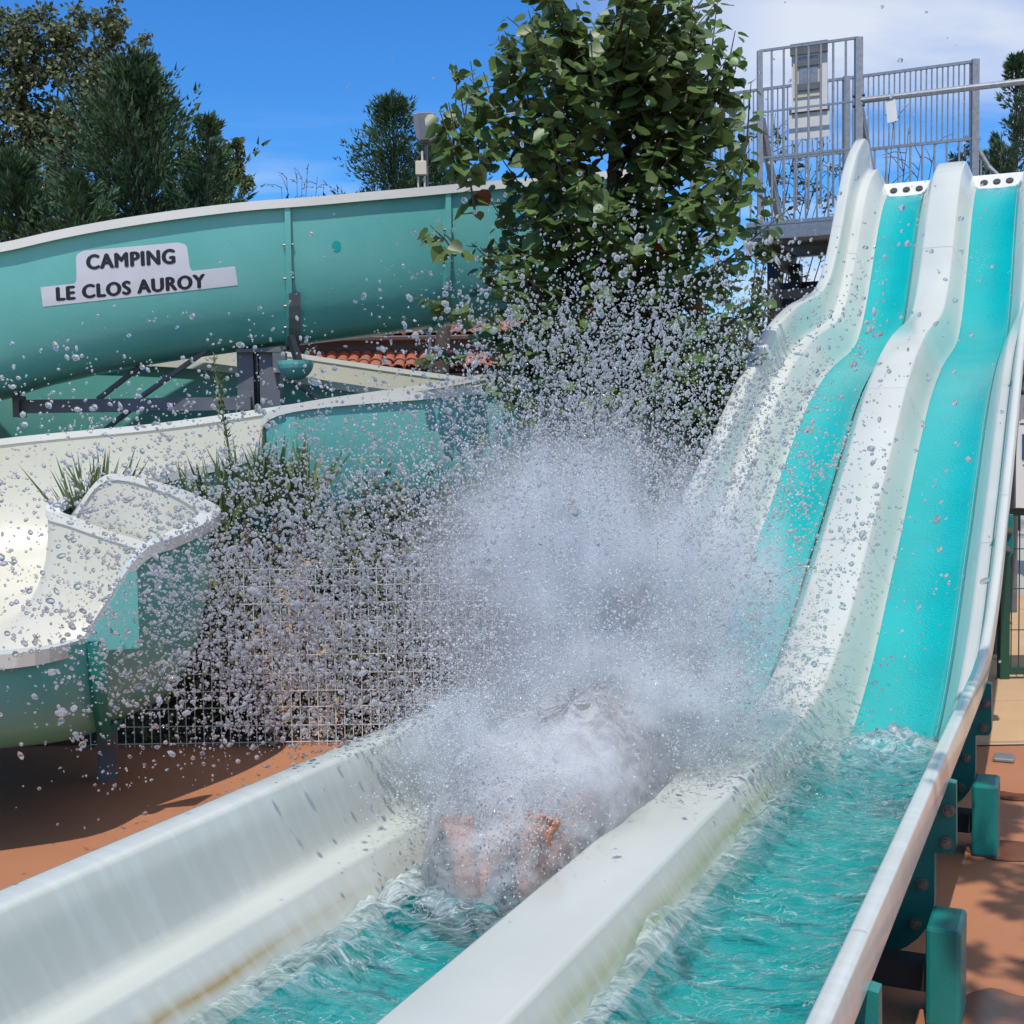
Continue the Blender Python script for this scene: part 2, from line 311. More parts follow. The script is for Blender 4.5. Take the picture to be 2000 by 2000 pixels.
def water_like(name, clear, tintc, milky, ior=1.33, rough=0.02, bump=0.0, bscale=30, bdist=.01, foam=0.0, fscale=8.0, flo=0.5, fhi=0.7, fstretch=(1, 1, 1), threads=False):
    """clear water that lets the sun through, glossy by Fresnel, with a share of milky aerated water and foam where the noise is high"""
    m = bpy.data.materials.new(name); m.use_nodes = True; nt = m.node_tree; nt.nodes.clear(); N = nt.nodes.new; L = nt.links.new
    out = N('ShaderNodeOutputMaterial')
    tr = N('ShaderNodeBsdfTransparent'); tr.inputs[0].default_value = (*tintc, 1)
    rf = N('ShaderNodeBsdfRefraction'); rf.inputs['IOR'].default_value = ior; rf.inputs['Roughness'].default_value = rough; rf.inputs['Color'].default_value = (*tintc, 1)
    gl = N('ShaderNodeBsdfGlossy'); gl.inputs['Roughness'].default_value = rough; gl.inputs['Color'].default_value = (1, 1, 1, 1)
    df = N('ShaderNodeBsdfDiffuse'); df.inputs[0].default_value = (0.94, 0.965, 0.99, 1)
    tl = N('ShaderNodeBsdfTranslucent'); tl.inputs[0].default_value = (0.94, 0.965, 0.99, 1)
    fm = N('ShaderNodeMixShader'); fm.inputs[0].default_value = 0.42; L(df.outputs[0], fm.inputs[1]); L(tl.outputs[0], fm.inputs[2])
    fr = N('ShaderNodeFresnel'); fr.inputs[0].default_value = ior
    a = N('ShaderNodeMixShader'); a.inputs[0].default_value = 1-clear; L(tr.outputs[0], a.inputs[1]); L(rf.outputs[0], a.inputs[2])
    b = N('ShaderNodeMixShader'); L(fr.outputs[0], b.inputs[0]); L(a.outputs[0], b.inputs[1]); L(gl.outputs[0], b.inputs[2])
    c = N('ShaderNodeMixShader'); L(b.outputs[0], c.inputs[1]); L(fm.outputs[0], c.inputs[2])
    tcn = N('ShaderNodeTexCoord'); mpn = N('ShaderNodeMapping'); mpn.inputs['Scale'].default_value = fstretch; mpn.inputs['Rotation'].default_value = (0, 0, TH)
    L(tcn.outputs['Object'], mpn.inputs[0])
    if foam > 0:
        n = N('ShaderNodeTexNoise'); n.inputs['Scale'].default_value = fscale; n.inputs['Detail'].default_value = 6; n.inputs['Distortion'].default_value = 1.2; n.inputs['Roughness'].default_value = 0.6
        L(mpn.outputs[0], n.inputs['Vector'])
        r = N('ShaderNodeMapRange'); r.inputs[1].default_value = flo; r.inputs[2].default_value = fhi; r.inputs[3].default_value = milky; r.inputs[4].default_value = foam
        L(n.outputs[0], r.inputs[0]); tot = r.outputs[0]
        def mm(op, x, y, cl=False):
            q = N('ShaderNodeMath'); q.operation = op; q.use_clamp = cl
            for i_, w_ in enumerate((x, y)):
                if isinstance(w_, (int, float)): q.inputs[i_].default_value = w_
                else: L(w_, q.inputs[i_])
            return q.outputs[0]
        if threads:                        # caustics painted as foam threads, and foam gathered where the 'foam' attribute is high
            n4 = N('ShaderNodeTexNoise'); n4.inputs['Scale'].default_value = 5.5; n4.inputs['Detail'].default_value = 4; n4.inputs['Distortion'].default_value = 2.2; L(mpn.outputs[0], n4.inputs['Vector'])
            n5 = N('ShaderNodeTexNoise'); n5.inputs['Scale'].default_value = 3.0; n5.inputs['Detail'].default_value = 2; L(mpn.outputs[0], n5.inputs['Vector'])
            caustic_ridge = mm('SUBTRACT', 1.0, mm('DIVIDE', mm('ABSOLUTE', mm('SUBTRACT', n4.outputs[0], 0.5), 0), 0.016), True)
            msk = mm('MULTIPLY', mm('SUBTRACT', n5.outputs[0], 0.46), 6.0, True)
            tot = mm('ADD', tot, mm('MULTIPLY', mm('MULTIPLY', caustic_ridge, msk), 0.55))
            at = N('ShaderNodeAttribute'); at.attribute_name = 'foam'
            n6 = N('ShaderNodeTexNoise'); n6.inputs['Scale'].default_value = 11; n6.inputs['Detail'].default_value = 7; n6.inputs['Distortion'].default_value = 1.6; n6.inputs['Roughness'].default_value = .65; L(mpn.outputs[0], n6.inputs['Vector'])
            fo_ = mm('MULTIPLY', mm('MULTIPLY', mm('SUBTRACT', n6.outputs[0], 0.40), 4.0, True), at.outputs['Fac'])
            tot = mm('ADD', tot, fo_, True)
        L(tot, c.inputs[0])
    else: c.inputs[0].default_value = milky
    if bump > 0:
        n2 = N('ShaderNodeTexNoise'); n2.inputs['Scale'].default_value = bscale; n2.inputs['Detail'].default_value = 4; n2.inputs['Distortion'].default_value = 0.8; L(mpn.outputs[0], n2.inputs['Vector'])
        bp = N('ShaderNodeBump'); bp.inputs['Strength'].default_value = bump; bp.inputs['Distance'].default_value = bdist; L(n2.outputs[0], bp.inputs['Height'])
        for s in (rf, gl, df, fr): L(bp.outputs[0], s.inputs['Normal'])
    L(c.outputs[0], out.inputs['Surface'])
    return m
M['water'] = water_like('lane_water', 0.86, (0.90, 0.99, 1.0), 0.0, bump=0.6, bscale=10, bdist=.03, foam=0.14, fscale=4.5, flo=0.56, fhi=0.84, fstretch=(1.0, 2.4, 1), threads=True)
M['drop'] = water_like('water_drop', 0.30, (1.0, 1.0, 1.0), 0.30)
M['bigdrop'] = water_like('big_water_drop', 0.25, (1.0, 1.0, 1.0), 0.08)
M['mistdrop'] = water_like('fine_spray', 0.75, (1.0, 1.0, 1.0), 0.62)
M['sheet'] = water_like('water_sheet', 0.85, (0.98, 0.99, 1.0), 0.22, bump=0.8, bscale=9, bdist=.03, foam=0.62, fscale=4.5, flo=0.40, fhi=0.70)

# ------------------------------------------------------------------ ground
gm = MB(); gm.add([(-90, -30, 0), (90, -30, 0), (90, 160, 0), (-90, 160, 0)], [(0, 1, 2, 3)])
tag(gm.build('ground', M['ground']), kind='structure')
bm_ = MB(); bm_.add([(-9, 6.92, .004), (1.55, 6.92, .004), (3.0, 9.5, .004), (7.0, 60.0, .004), (-30, 60, .004)], [(0, 1, 2, 3, 4)])
tag(bm_.build('planting_bed', M['soil']), kind='structure')
# pale paving slabs beyond the orange surface on the right
pav = MB(); pav.add([(2.2, 6.62, .008), (12, 6.62, .008), (12, 26, .008), (2.2, 26, .008)], [(0, 1, 2, 3)])
pv = tag(pav.build('paving', M['seam']), kind='structure')
slab_me = None
for i in range(5):
    for j in range(6):
        if slab_me is None:
            b = MB(); b.box((0, 0, 0), (1.19, 0.99, .022)); o = b.build('slab', M['sand'], pv, bevel=.004); slab_me = o.data
        else:
            o = link('slab', slab_me, None, pv)
        o.location = (2.82+i*1.2, 7.14+j*1.0, .014 + .0012*((i*7+j*3) % 4))
# expansion joint and drain cover on the orange surface
b = MB(); b.box(W(0.15, 3.0, .004), (1.4, .012, .005), RX, AX); tag(b.build('ground_joint', M['dark']), kind='structure')

M['wet'] = mat('wet_resin', (0.15, 0.055, 0.03), 0.16, (0.22, 0.085, 0.045), 6)
for (u, v, ru, rv) in ((-.24, 5.30, .17, .13), (-.20, 3.75, .12, .2), (-.05, 4.2, .10, .05), (.10, 3.95, .07, .03), (-.28, 6.1, .12, .07)):
    b = MB(); n_ = 26; ps = []
    for k in range(n_):
        q = 2*math.pi*k/n_; f_ = 1+.35*noise.noise(Vector((math.cos(q)*1.3+u*9, math.sin(q)*1.3+v*5, 0))); p = W(u+ru*f_*math.cos(q), v+rv*f_*math.sin(q), .004); ps.append(p)
    b.add(ps, [tuple(range(n_))]); tag(b.build('wet_patch', M['wet']), kind='structure')

# ------------------------------------------------------------------ the two-lane slide
rim = pchip([-2, 4.9, 5.3, 5.6, 5.9, 6.2, 6.5, 6.85, 7.2, 7.6, 8.0, 8.4, 8.75, 9.1, 9.5, 9.9, 10.3, 10.7, 11.0, 11.25, 11.5, 11.75, 12.0, 12.25, 12.5, 12.8, 13.1, 13.35, 13.55, 13.66],
            [.457, .455, .457, .475, .535, .63, .75, .93, 1.125, 1.335, 1.57, 1.80, 1.985, 2.14, 2.275, 2.385, 2.465, 2.545, 2.635, 2.775, 2.98, 3.24, 3.52, 3.78, 3.98, 4.13, 4.22, 4.19, 4.07, 3.99])
def floorz(v):
    if v < 12.2: return rim(v) - .265
    return pchip([12.0, 12.2, 12.4, 12.6, 12.8, 13.0, 13.2, 13.7], [3.255, 3.465, 3.65, 3.79, 3.885, 3.93, 3.95, 3.955])(v)
wallh = pchip([-2, 12.4, 13.0, 13.25, 13.45, 13.6, 13.66], [.25, .25, .30, .33, .26, .12, .03])
wallhR = wallh
def zsec(v, d, right=False):
    r_ = rim(v)
    if d <= 0: return r_ + d*(r_-floorz(v))/.265
    return r_ + d/.25*wallh(v)
def fil(p, q, s, n=4):                     # rounded corner between p and s through q
    out = []
    for i in range(n+1):
        t = i/n; out.append(((1-t)**2*p[0]+2*t*(1-t)*q[0]+t*t*s[0], (1-t)**2*p[1]+2*t*(1-t)*q[1]+t*t*s[1]))
    return out
sec = [(-2.098, .175), (-2.105, .24)] + fil((-2.105, .24), (-2.10, .252), (-2.085, .252), 2) + fil((-2.035, .252), (-2.018, .25), (-2.012, .235), 3)
sec += [(-2.0, .16), (-1.985, .08)] + fil((-1.978, .045), (-1.968, .003), (-1.94, 0), 4) + fil((-1.905, 0), (-1.893, -.002), (-1.887, -.014), 3)
sec += [(-1.845, -.10)] + fil((-1.805, -.185), (-1.775, -.252), (-1.73, -.258), 4) + [(-1.6, -.265)] + fil((-1.47, -.258), (-1.43, -.252), (-1.405, -.185), 4)
sec += [(-1.365, -.10)] + fil((-1.328, -.016), (-1.322, -.002), (-1.308, 0), 3) + [(-1.2, .002)] + fil((-1.088, 0), (-1.075, -.002), (-1.069, -.014), 3)
sec += [(-1.032, -.10)] + fil((-.995, -.185), (-.965, -.252), (-.925, -.258), 4) + [(-.77, -.265)] + fil((-.64, -.258), (-.60, -.252), (-.575, -.185), 4)
sec += [(-.545, -.10)] + fil((-.506, -.014), (-.50, -.002), (-.488, 0), 3) + fil((-.46, 0), (-.437, .003), (-.43, .045), 4)
sec += [(-.42, .12), (-.412, .18)] + fil((-.408, .235), (-.403, .25), (-.395, .252), 3) + fil((-.375, .252), (-.366, .251), (-.364, .243), 2) + [(-.362, .155)]
V0, V1 = 0.9, 13.66
vs_ = sorted(set([V0, 2, 3, 4, 4.6, 5.0] + list(np.arange(5.2, 13.6, .1)) + list(np.arange(13.2, 13.66, .03)) + [V1]))
slide = empty('water_slide', W(-1.2, 5.0, 0), 'two lane white water slide with teal sliding strips, steep humped ramp and flat run-out', 'water slide')
def sweep(name, sc_, m, smooth=True, vlist=vs_, zoff=0.0, secattr=False, parent=slide):
    vv = []; ff = []; at = []
    n = len(sc_)
    for v in vlist:
        for (u, d) in sc_:
            vv.append(W(u, v, zsec(v, d)+zoff)); at.append((u, v, d))
    for i in range(len(vlist)-1):
        for k in range(n-1): ff.append((i*n+k, i*n+k+1, (i+1)*n+k+1, (i+1)*n+k))
    me = mesh(name, vv, ff, smooth)
    if secattr:
        a = me.attributes.new('sec', 'FLOAT_VECTOR', 'POINT'); a.data.foreach_set('vector', [c for p in at for c in p])
    return link(name, me, m, parent)
shell = sweep('slide_shell', sec, M['frps'], secattr=True)
# teal underside of the trough
und = [(-.372, .16), (-.405, .16), (-.432, .03), (-.462, -.02), (-.49, -.12), (-.53, -.22), (-.58, -.285), (-.77, -.305), (-.95, -.29), (-1.06, -.2), (-1.2, -.12), (-1.34, -.2), (-1.45, -.29), (-1.6, -.305), (-1.77, -.285), (-1.83, -.2), (-1.90, -.05), (-1.97, -.03), (-2.03, .03), (-2.06, .18), (-2.09, .18)]
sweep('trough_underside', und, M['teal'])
# sliding strips with a turned-up right edge
for us, lo_ in (([(-1.765, -.238), (-1.745, -.2515), (-1.6, -.2585), (-1.46, -.2515), (-1.432, -.228), (-1.415, -.19)], [(-1.815, -.163), (-1.79, -.205)]), ([(-.96, -.238), (-.94, -.2515), (-.77, -.2585), (-.625, -.2515), (-.597, -.228), (-.58, -.19)], [(-1.003, -.163), (-.982, -.203)])):
    sweep('lane_strip', us, M['strip'], vlist=[v for v in vs_ if v <= 12.75]+[12.8])
    sweep('lane_strip', lo_+[us[0]], M['strip'], vlist=[v for v in vs_ if v <= 5.35], zoff=.001)
# section joints: thin dark lines over the profile, bolted flanges below it
JV = [2.43, 3.98, 5.535, 7.09, 8.65, 10.2, 11.75]
for jv in JV:
    s_ = [(u, d+.0022/.9 if d < .24 else d+.002) for u, d in sec[4:-2]]
    b = MB(); rows = []
    for dv in (-.0011, .0011): rows.append([W(u, jv+dv, zsec(jv+dv, d)+.0012) for u, d in s_])
    if jv < 5: rows = [r_[-9:] for r_ in rows]
    b.grid(rows); b.build('seam', M['seam'], slide)
    fl = MB()
    def P(u, z): return W(u, jv-.018, rim(jv)+z)
    right = [(-.37, .155), (-.343, .15), (-.341, -.035)] + fil((-.341, -.035), (-.343, -.062), (-.362, -.064), 3) + [(-.402, -.066), (-.402, -.20)] + fil((-.402, -.22), (-.41, -.33), (-.52, -.39), 5) + [(-.77, -.42), (-1.0, -.40), (-1.2, -.32)]
    left = [(-2.4-u, z) for u, z in reversed(right[:-1])]
    inner = [(u, d) for u, d in und][::-1]
    poly = right + left + [(u, d-.004) for u, d in inner[1:-1]]
    org = W(0, jv-.03, rim(jv))
    fl.prism(poly, RX, Vector((0, 0, 1)), org, AX, .045)
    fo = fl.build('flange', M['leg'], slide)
    for (bu, bz) in ((-.362, .068), (-.369, -.03), (-.437, -.165), (-.458, -.29)):
        bb = MB(); c0 = W(bu, jv-.03, rim(jv)+bz)
        bb.tube([c0, c0-AX*.006], .019, 14); bb.tube([c0-AX*.0062, c0-AX*.017], .0135, 6); bb.tube([c0-AX*.0172, c0-AX*.026], .007, 8)
        bb.build('bolt', M['bolt'], fo)
# legs, cross beams, ramp columns
for lv in (3.62, 5.18):
    for (u0, mir) in ((-.345, 1), (-2.055, -1)):
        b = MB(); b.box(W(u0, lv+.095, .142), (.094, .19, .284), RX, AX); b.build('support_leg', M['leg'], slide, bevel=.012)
    b = MB(); b.box(W(-1.2, lv+.12, .105), (1.60, .09, .075), RX, AX); b.build('cross_beam', M['dark'], slide)
for lv in (7.6, 9.9, 12.2):
    for u0 in (-1.8, -.6):
        b = MB(); b.tube([W(u0, lv, 0), W(u0, lv, floorz(lv)-.06)], .05, 12); b.build('ramp_column', M['greysteel'], slide)
    b = MB(); b.bar(W(-1.95, lv, floorz(lv)-.10), W(-.45, lv, floorz(lv)-.10), .08, .08); b.build('cross_beam', M['greysteel'], slide)
# nozzle headers at the top of each lane
for (ua, ub) in ((-1.90, -1.31), (-1.08, -.50)):
    b = MB(); rows = []
    prof = [(12.86, 3.885), (12.90, 3.93), (12.94, 3.985), (12.97, 4.03), (13.0, 4.055), (13.05, 4.065), (13.3, 4.05), (13.62, 3.98)]
    nu = 25
    for k in range(nu):
        u = ua+(ub-ua)*k/(nu-1); rows.append([W(u, pv_, pz) for pv_, pz in prof])
    b.grid(rows); hd = b.build('nozzle_header', M['frp'], slide, smooth=True)
    wdt = ub-ua
    for k in range(3):
        u = ua+.175+k*.118 if ua < -1.5 else ua+.175+k*.112
        cpt = W(u, 12.925, 3.973); nrm = (AX*-0.80+Vector((0, 0, .6))).normalized()
        b = MB(); b.tube([cpt-nrm*.05, cpt+nrm*.004], .034, 18); b.tube([cpt-nrm*.045, cpt+nrm*.0075], .027, 18)
        nz = b.build('nozzle', M['dark'], slide)

# ------------------------------------------------------------------ water in the lanes
ZW = .312
def lane_water(name, u0, u1, v0, v1, seed, hump):
    rows = []; nu, nv = 52, 300; fatt = []
    for i in range(nv+1):
        v = v0+(v1-v0)*i/nv; row = []
        for k in range(nu+1):
            t = k/nu; u = u0+(u1-u0)*t
            q = Vector((u*1.0+seed, v, 0))
            w = .013*noise.noise(Vector((u*3.2+seed, v*9.0, 0))) + .010*noise.noise(Vector((u*8+seed+v*2.0, v*15, 3))) + .0055*noise.noise(Vector((u*22+seed, v*34, 7)))
            w += .006*(1-abs(noise.noise(Vector((u*6+seed, v*12, 11))))*2)
            e = math.exp(-(t/.20)**2) + .6*math.exp(-((1-t)/.2)**2)
            w += .030*e*noise.noise(Vector((seed*3, v*4.0, 5))) + .012*e
            w *= 1.5
            for (hu, hv, su, sv, h) in hump:
                w += h*math.exp(-((u-hu)/su)**2-((v-hv)/sv)**2)*(1+.9*noise.noise(Vector((u*16, v*16, 1))))
            z = ZW+w
            # follow the ramp at its foot
            if v > 5.2: z = max(z, floorz(v)+.01+.3*w) if v < v1-.05 else floorz(v)+.004
            fa = .5*math.exp(-(t/.15)**2)*max(0, min(1, .55+1.5*noise.noise(Vector((seed*5, v*1.7, 2)))))
            for (hu, hv, su, sv, h) in hump: fa += 9*h*math.exp(-((u-hu)/(su*1.5))**2-((v-hv)/(sv*1.4))**2)
            fatt.append(min(.9, fa))
            row.append(W(u, v, z))
        rows.append(row)
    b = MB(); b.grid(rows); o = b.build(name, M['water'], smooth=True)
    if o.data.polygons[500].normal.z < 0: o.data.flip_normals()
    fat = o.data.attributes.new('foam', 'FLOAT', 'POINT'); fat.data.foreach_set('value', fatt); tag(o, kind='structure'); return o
def lw_edges():
    pass
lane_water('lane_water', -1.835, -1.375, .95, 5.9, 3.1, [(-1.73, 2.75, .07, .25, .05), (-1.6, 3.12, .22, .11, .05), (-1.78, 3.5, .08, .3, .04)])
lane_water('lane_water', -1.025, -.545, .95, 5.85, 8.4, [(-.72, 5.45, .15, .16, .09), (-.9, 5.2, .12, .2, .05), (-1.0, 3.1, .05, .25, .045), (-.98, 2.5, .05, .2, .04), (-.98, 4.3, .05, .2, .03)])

# ------------------------------------------------------------------ lofted flumes
def catmull(pts, n):
    P_ = [np.array(p, float) for p in pts]; out = []
    for i in range(len(P_)-1):
        p0 = P_[max(i-1, 0)]; p1 = P_[i]; p2 = P_[i+1]; p3 = P_[min(i+2, len(P_)-1)]
        for k in range(n):
            t = k/n; out.append(.5*((2*p1)+(-p0+p2)*t+(2*p0-5*p1+4*p2-p3)*t*t+(-p0+3*p1-3*p2+p3)*t**3))
    out.append(P_[-1]); return out
def section(N_, B_, F_, e1=.55, e2=.85, n=24):
    pts = []
    mx, my = (N_[0]+F_[0])/2, (N_[1]+F_[1])/2; hx, hy = (N_[0]-F_[0])/2, (N_[1]-F_[1])/2
    for i in range(n+1):
        ph = math.pi*i/n; cphi = math.cos(ph); s = abs(math.sin(ph))**e2; w = math.copysign(abs(cphi)**e1, cphi)
        zt = N_[2] if ph < math.pi/2 else F_[2]
        pts.append(Vector((mx+hx*w, my+hy*w, zt*(1-s)+B_*s)))
    return pts
def offset_rows(rows, d):
    A = np.array([[tuple(p) for p in r] for r in rows]); du = np.gradient(A, axis=0); dv = np.gradient(A, axis=1)
    n = np.cross(du, dv); n /= np.linalg.norm(n, axis=2, keepdims=True)+1e-9
    B_ = A+n*d
    return [[Vector(p) for p in r] for r in B_]
def rim_strip(rows_in, k, outw, wid, hgt, name, parent, m, i0=0, i1=None):
    rr = []
    i1 = i1 or len(rows_in)
    for i in range(i0, i1):
        p = rows_in[i][k]; q = rows_in[i][-1 if k == 0 else 0]
        o = Vector((p.x-q.x, p.y-q.y, 0)).normalized()
        a = p-o*.012; c = p+o*wid
        rr.append([a+Vector((0, 0, -.03)), a+Vector((0, 0, .016)), c+Vector((0, 0, .012)), c+Vector((0, 0, -hgt)), c-o*.012+Vector((0, 0, -hgt)), c-o*.012+Vector((0, 0, -.012)), p+o*.02+Vector((0, 0, -.012)), a+Vector((0, 0, -.03))])
    b = MB(); b.grid(rr); return b.build(name, m, parent)

flume = empty('spiral_flume', (-2, 10.6, 0), 'curving turquoise tube flume with white rim carrying the campsite name sticker', 'water slide')
ctr = []
for (px, py, Y) in ((1250, 330, 10.95), (1100, 344, 10.8), (960, 355, 10.6), (870, 362, 10.45), (760, 374, 10.3), (660, 383, 10.2), (560, 392, 10.1), (480, 398, 10.03), (400, 406.5, 9.97), (300, 418.5, 9.89), (200, 433, 9.80), (100, 451, 9.71), (0, 473, 9.62), (-90, 497, 9.56)):
    p = atY(px, py, Y); ctr.append((p.x, p.y+.52, p.z, .52))
c0 = (-4.45, 11.02); 
last = ctr[-1]
for k, a in enumerate((-60, -20, 20, 60, 90)):
    ctr.append((c0[0]-.93*math.cos(R(a)) if True else 0, c0[1]+.93*math.sin(R(a)), 3.14-.13*(k+1)-.02*k, .52))
ctr += [(-3.0, 12.1, 2.36, .52), (-2.0, 12.2, 2.20, .52), (-.6, 12.3, 1.98, .52), (.8, 12.3, 1.80, .52)]
rs = catmull(ctr, 8); rows = []
A_ = np.array(rs)
for _ in range(14): A_[1:-1] = .5*A_[1:-1]+.25*(A_[:-2]+A_[2:])
rs = [tuple(p) for p in A_]
for i, p in enumerate(rs):
    a = rs[max(i-4, 0)]; c = rs[min(i+4, len(rs)-1)]
    tdir = Vector((c[0]-a[0], c[1]-a[1], 0)).normalized(); nr = Vector((-tdir.y, tdir.x, 0))   # left of travel = near side on the front branch
    Nn = (p[0]+nr.x*p[3], p[1]+nr.y*p[3], p[2]); Ff = (p[0]-nr.x*p[3], p[1]-nr.y*p[3], p[2]+.02)
    late = max(0, i-18*8)/ (len(rs)-18*8)
    if i > 16*8: Ff, Nn = (Ff[0], Ff[1], Ff[2]), (Nn[0], Nn[1], Nn[2]+.28*min(1, (i-16*8)/16))
    rows.append(section(Nn, p[2]-1.05, Ff))
b = MB(); b.grid(rows); b.build('inner_shell', M['cream'], flume, smooth=True)
orow = offset_rows(rows, .028)
if (Vector(orow[20][12])-Vector(rows[20][12])).z > 0: orow = offset_rows(rows, -.028)
b = MB(); b.grid(orow); f_outer = b.build('outer_shell', M['tealpaint'], flume, smooth=True)
rim_strip(rows, 0, 1, .075, .055, 'rim', flume, M['frp']); rim_strip(rows, -1, 1, .075, .055, 'rim', flume, M['frp'])
bvh = BVHTree.FromPolygons([v.co for v in f_outer.data.vertices], [tuple(p.vertices) for p in f_outer.data.polygons])
def on_flume(px, py, off=.004):
    d = ray(px, py).normalized(); h, n, i, dist = bvh.ray_cast(CAM, d)
    if h is None: return CAM+d*10
    if n.dot(d) > 0: n = -n
    return h+n*off
# bolted joints of the tube
def nearest_row(px):
    best = min(range(10*8), key=lambda i: abs((lambda q: 1000+FPX*(q-CAM).dot(rt)/(q-CAM).dot(fw))(rows[i][0])-px)); return best
for px in (560, 866, 1180):
    i = nearest_row(px); b = MB()
    out2 = offset_rows(orow, .035 if (Vector(orow[20][12])-Vector(rows[20][12])).z < 0 else -.035)
    s0 = orow[i]; s1 = out2[i]
    if (s1[12]-s0[12]).z > 0: s1 = [a*2-c for a, c in zip(s0, s1)]
    t = (rows[min(i+1, len(rows)-1)][0]-rows[i-1][0]).normalized()
    b.grid([[p-t*.022 for p in s0], [p-t*.022 for p in s1], [p+t*.022 for p in s1], [p+t*.022 for p in s0]])
    jf = b.build('joint_flange', M['tealpaint'], flume)
    for k in (2, 4, 6, 8):
        b = MB(); pt = (s0[k]+s1[k])/2; b.tube([pt-t*.04, pt+t*.04], .011, 6); b.build('bolt', M['bolt'], jf)
# grey strap under the front joint and the column that carries it
i = nearest_row(566); t = (rows[i+1][0]-rows[i-1][0]).normalized()
s1 = offset_rows(orow, .03); s1 = s1[i]
if (s1[12]-orow[i][12]).z > 0: s1 = [a*2-c for a, c in zip(orow[i], s1)]
b = MB(); ks = range(5, 20); off = [s1[k]+(s1[k]-orow[i][k])*.25 for k in ks]
b.grid([[p-t*.045 for p in off], [p+t*.045 for p in off]]); b.build('support_strap', M['greysteel'], flume)
colm = empty('flume_column', (-2.02, 10.5, 0), 'grey twin steel column with outrigger arm holding up the turquoise tube', 'steel support')
cz = 2.38
for dx in (-.105, .09):
    b = MB(); b.box((-2.02+dx, 10.42, cz/2), (.13 if dx < 0 else .16, .2, cz)); b.build('post', M['greysteel'], colm)
b = MB(); b.box((-2.015, 10.46, cz/2), (.06, .06, cz-.02)); b.build('web_plate', M['dark'], colm)
b = MB(); b.box((-2.0, 10.36, 2.37), (.36, .2, .03)); b.box((-1.84, 10.3, 2.27), (.10, .1, .16)); b.build('head_plate', M['greysteel'], colm)
b = MB(); b.box((-3.0, 10.30, 1.95), (1.85, .1, .105)); b.build('outrigger_arm', M['greysteel'], colm)
b = MB(); b.box((-3.93, 10.28, 1.95), (.05, .16, .17)); b.build('end_plate', M['greysteel'], colm)
for (p, q) in (((-2.82, 10.3, 2.36), (-3.30, 10.28, 2.0)), ((-2.38, 10.25, 2.40), (-2.93, 10.24, 2.02)), ((-2.95, 10.36, 2.0), (-3.42, 10.4, 1.66)), ((-1.80, 10.4, 2.17), (-1.52, 10.55, 1.93))):
    b = MB(); b.tube([p, q], .022, 8); b.build('brace', M['greysteel'], colm)
b = MB(); b.box((-.9, 10.4, 1.86), (1.9, .1, .13)); b.build('outrigger_arm', M['greysteel'], colm)
cup = MB(); cc = Vector((-1.68, 10.08, 2.27)); rws = []
for k in range(9):
    a = k/8*math.pi/2; rws.append([cc+Vector((.145*math.cos(a)*math.cos(q), .145*math.cos(a)*math.sin(q), -.15*math.sin(a))) for q in np.linspace(0, 2*math.pi, 21)])
cup.grid(rws); cup.add([cc+Vector((.145*math.cos(q), .145*math.sin(q), 0)) for q in np.linspace(0, 2*math.pi, 20, endpoint=False)], [tuple(range(20))])
cup.build('end_cap', M['tealpaint'], flume, smooth=False)
b = MB(); b.bar(cc+Vector((.02, .02, .0)), cc+Vector((-.05, .1, .2)), .05); b.build('cap_bracket', M['dark'], flume)

# sticker with the campsite name
sign = MB()
def decal(poly, name, m, parent, off, nx=24, ny=8):
    """poly: outline function on a px grid laid onto the curved tube"""
    (x0, y0), (x1, y1), (x2, y2), (x3, y3) = poly
    rws = []
    for j in range(ny+1):
        s = j/ny; r = []
        for i in range(nx+1):
            tt = i/nx
            xa = x0+(x1-x0)*tt; ya = y0+(y1-y0)*tt; xb = x3+(x2-x3)*tt; yb = y3+(y2-y3)*tt
            r.append(on_flume(xa+(xb-xa)*s, ya+(yb-ya)*s, off))
        rws.append(r)
    b = MB(); b.grid(rws); return b.build(name, m, parent, smooth=True)
sticker = empty('name_sticker', on_flume(260, 540), 'white sticker with bold black campsite name on the turquoise tube', 'sign')
# upper panel with rounded corners
rws = []
ul, ur = (148, 491), (364, 472); ll, lr = (150, 556), (372, 532)
for j in range(13):
    s = j/12; yy = 0
    ins = 0
    if s < .22: ins = 16*(1-math.sqrt(max(0, 1-((.22-s)/.22)**2)))
    fl_ = 6*max(0, (s-.8)/.2)**2
    r = []
    for i_ in range(21):
        tt = i_/20
        xa = ul[0]+(ll[0]-ul[0])*s + ins - fl_; xb = ur[0]+(lr[0]-ur[0])*s - ins + fl_
        x = xa+(xb-xa)*tt
        y = (ul[1]+(ur[1]-ul[1])*(x-ul[0])/216.)*(1-s) + (ll[1]+(lr[1]-ll[1])*(x-ll[0])/222.)*s
        r.append(on_flume(x, y, .0015))
    rws.append(r)
b = MB(); b.grid(rws); b.build('sticker_panel', M['paper'], sticker, smooth=True)
decal(((79, 561), (459, 520), (465, 557), (84, 599)), 'sticker_panel', M['paper'], sticker, .0026)
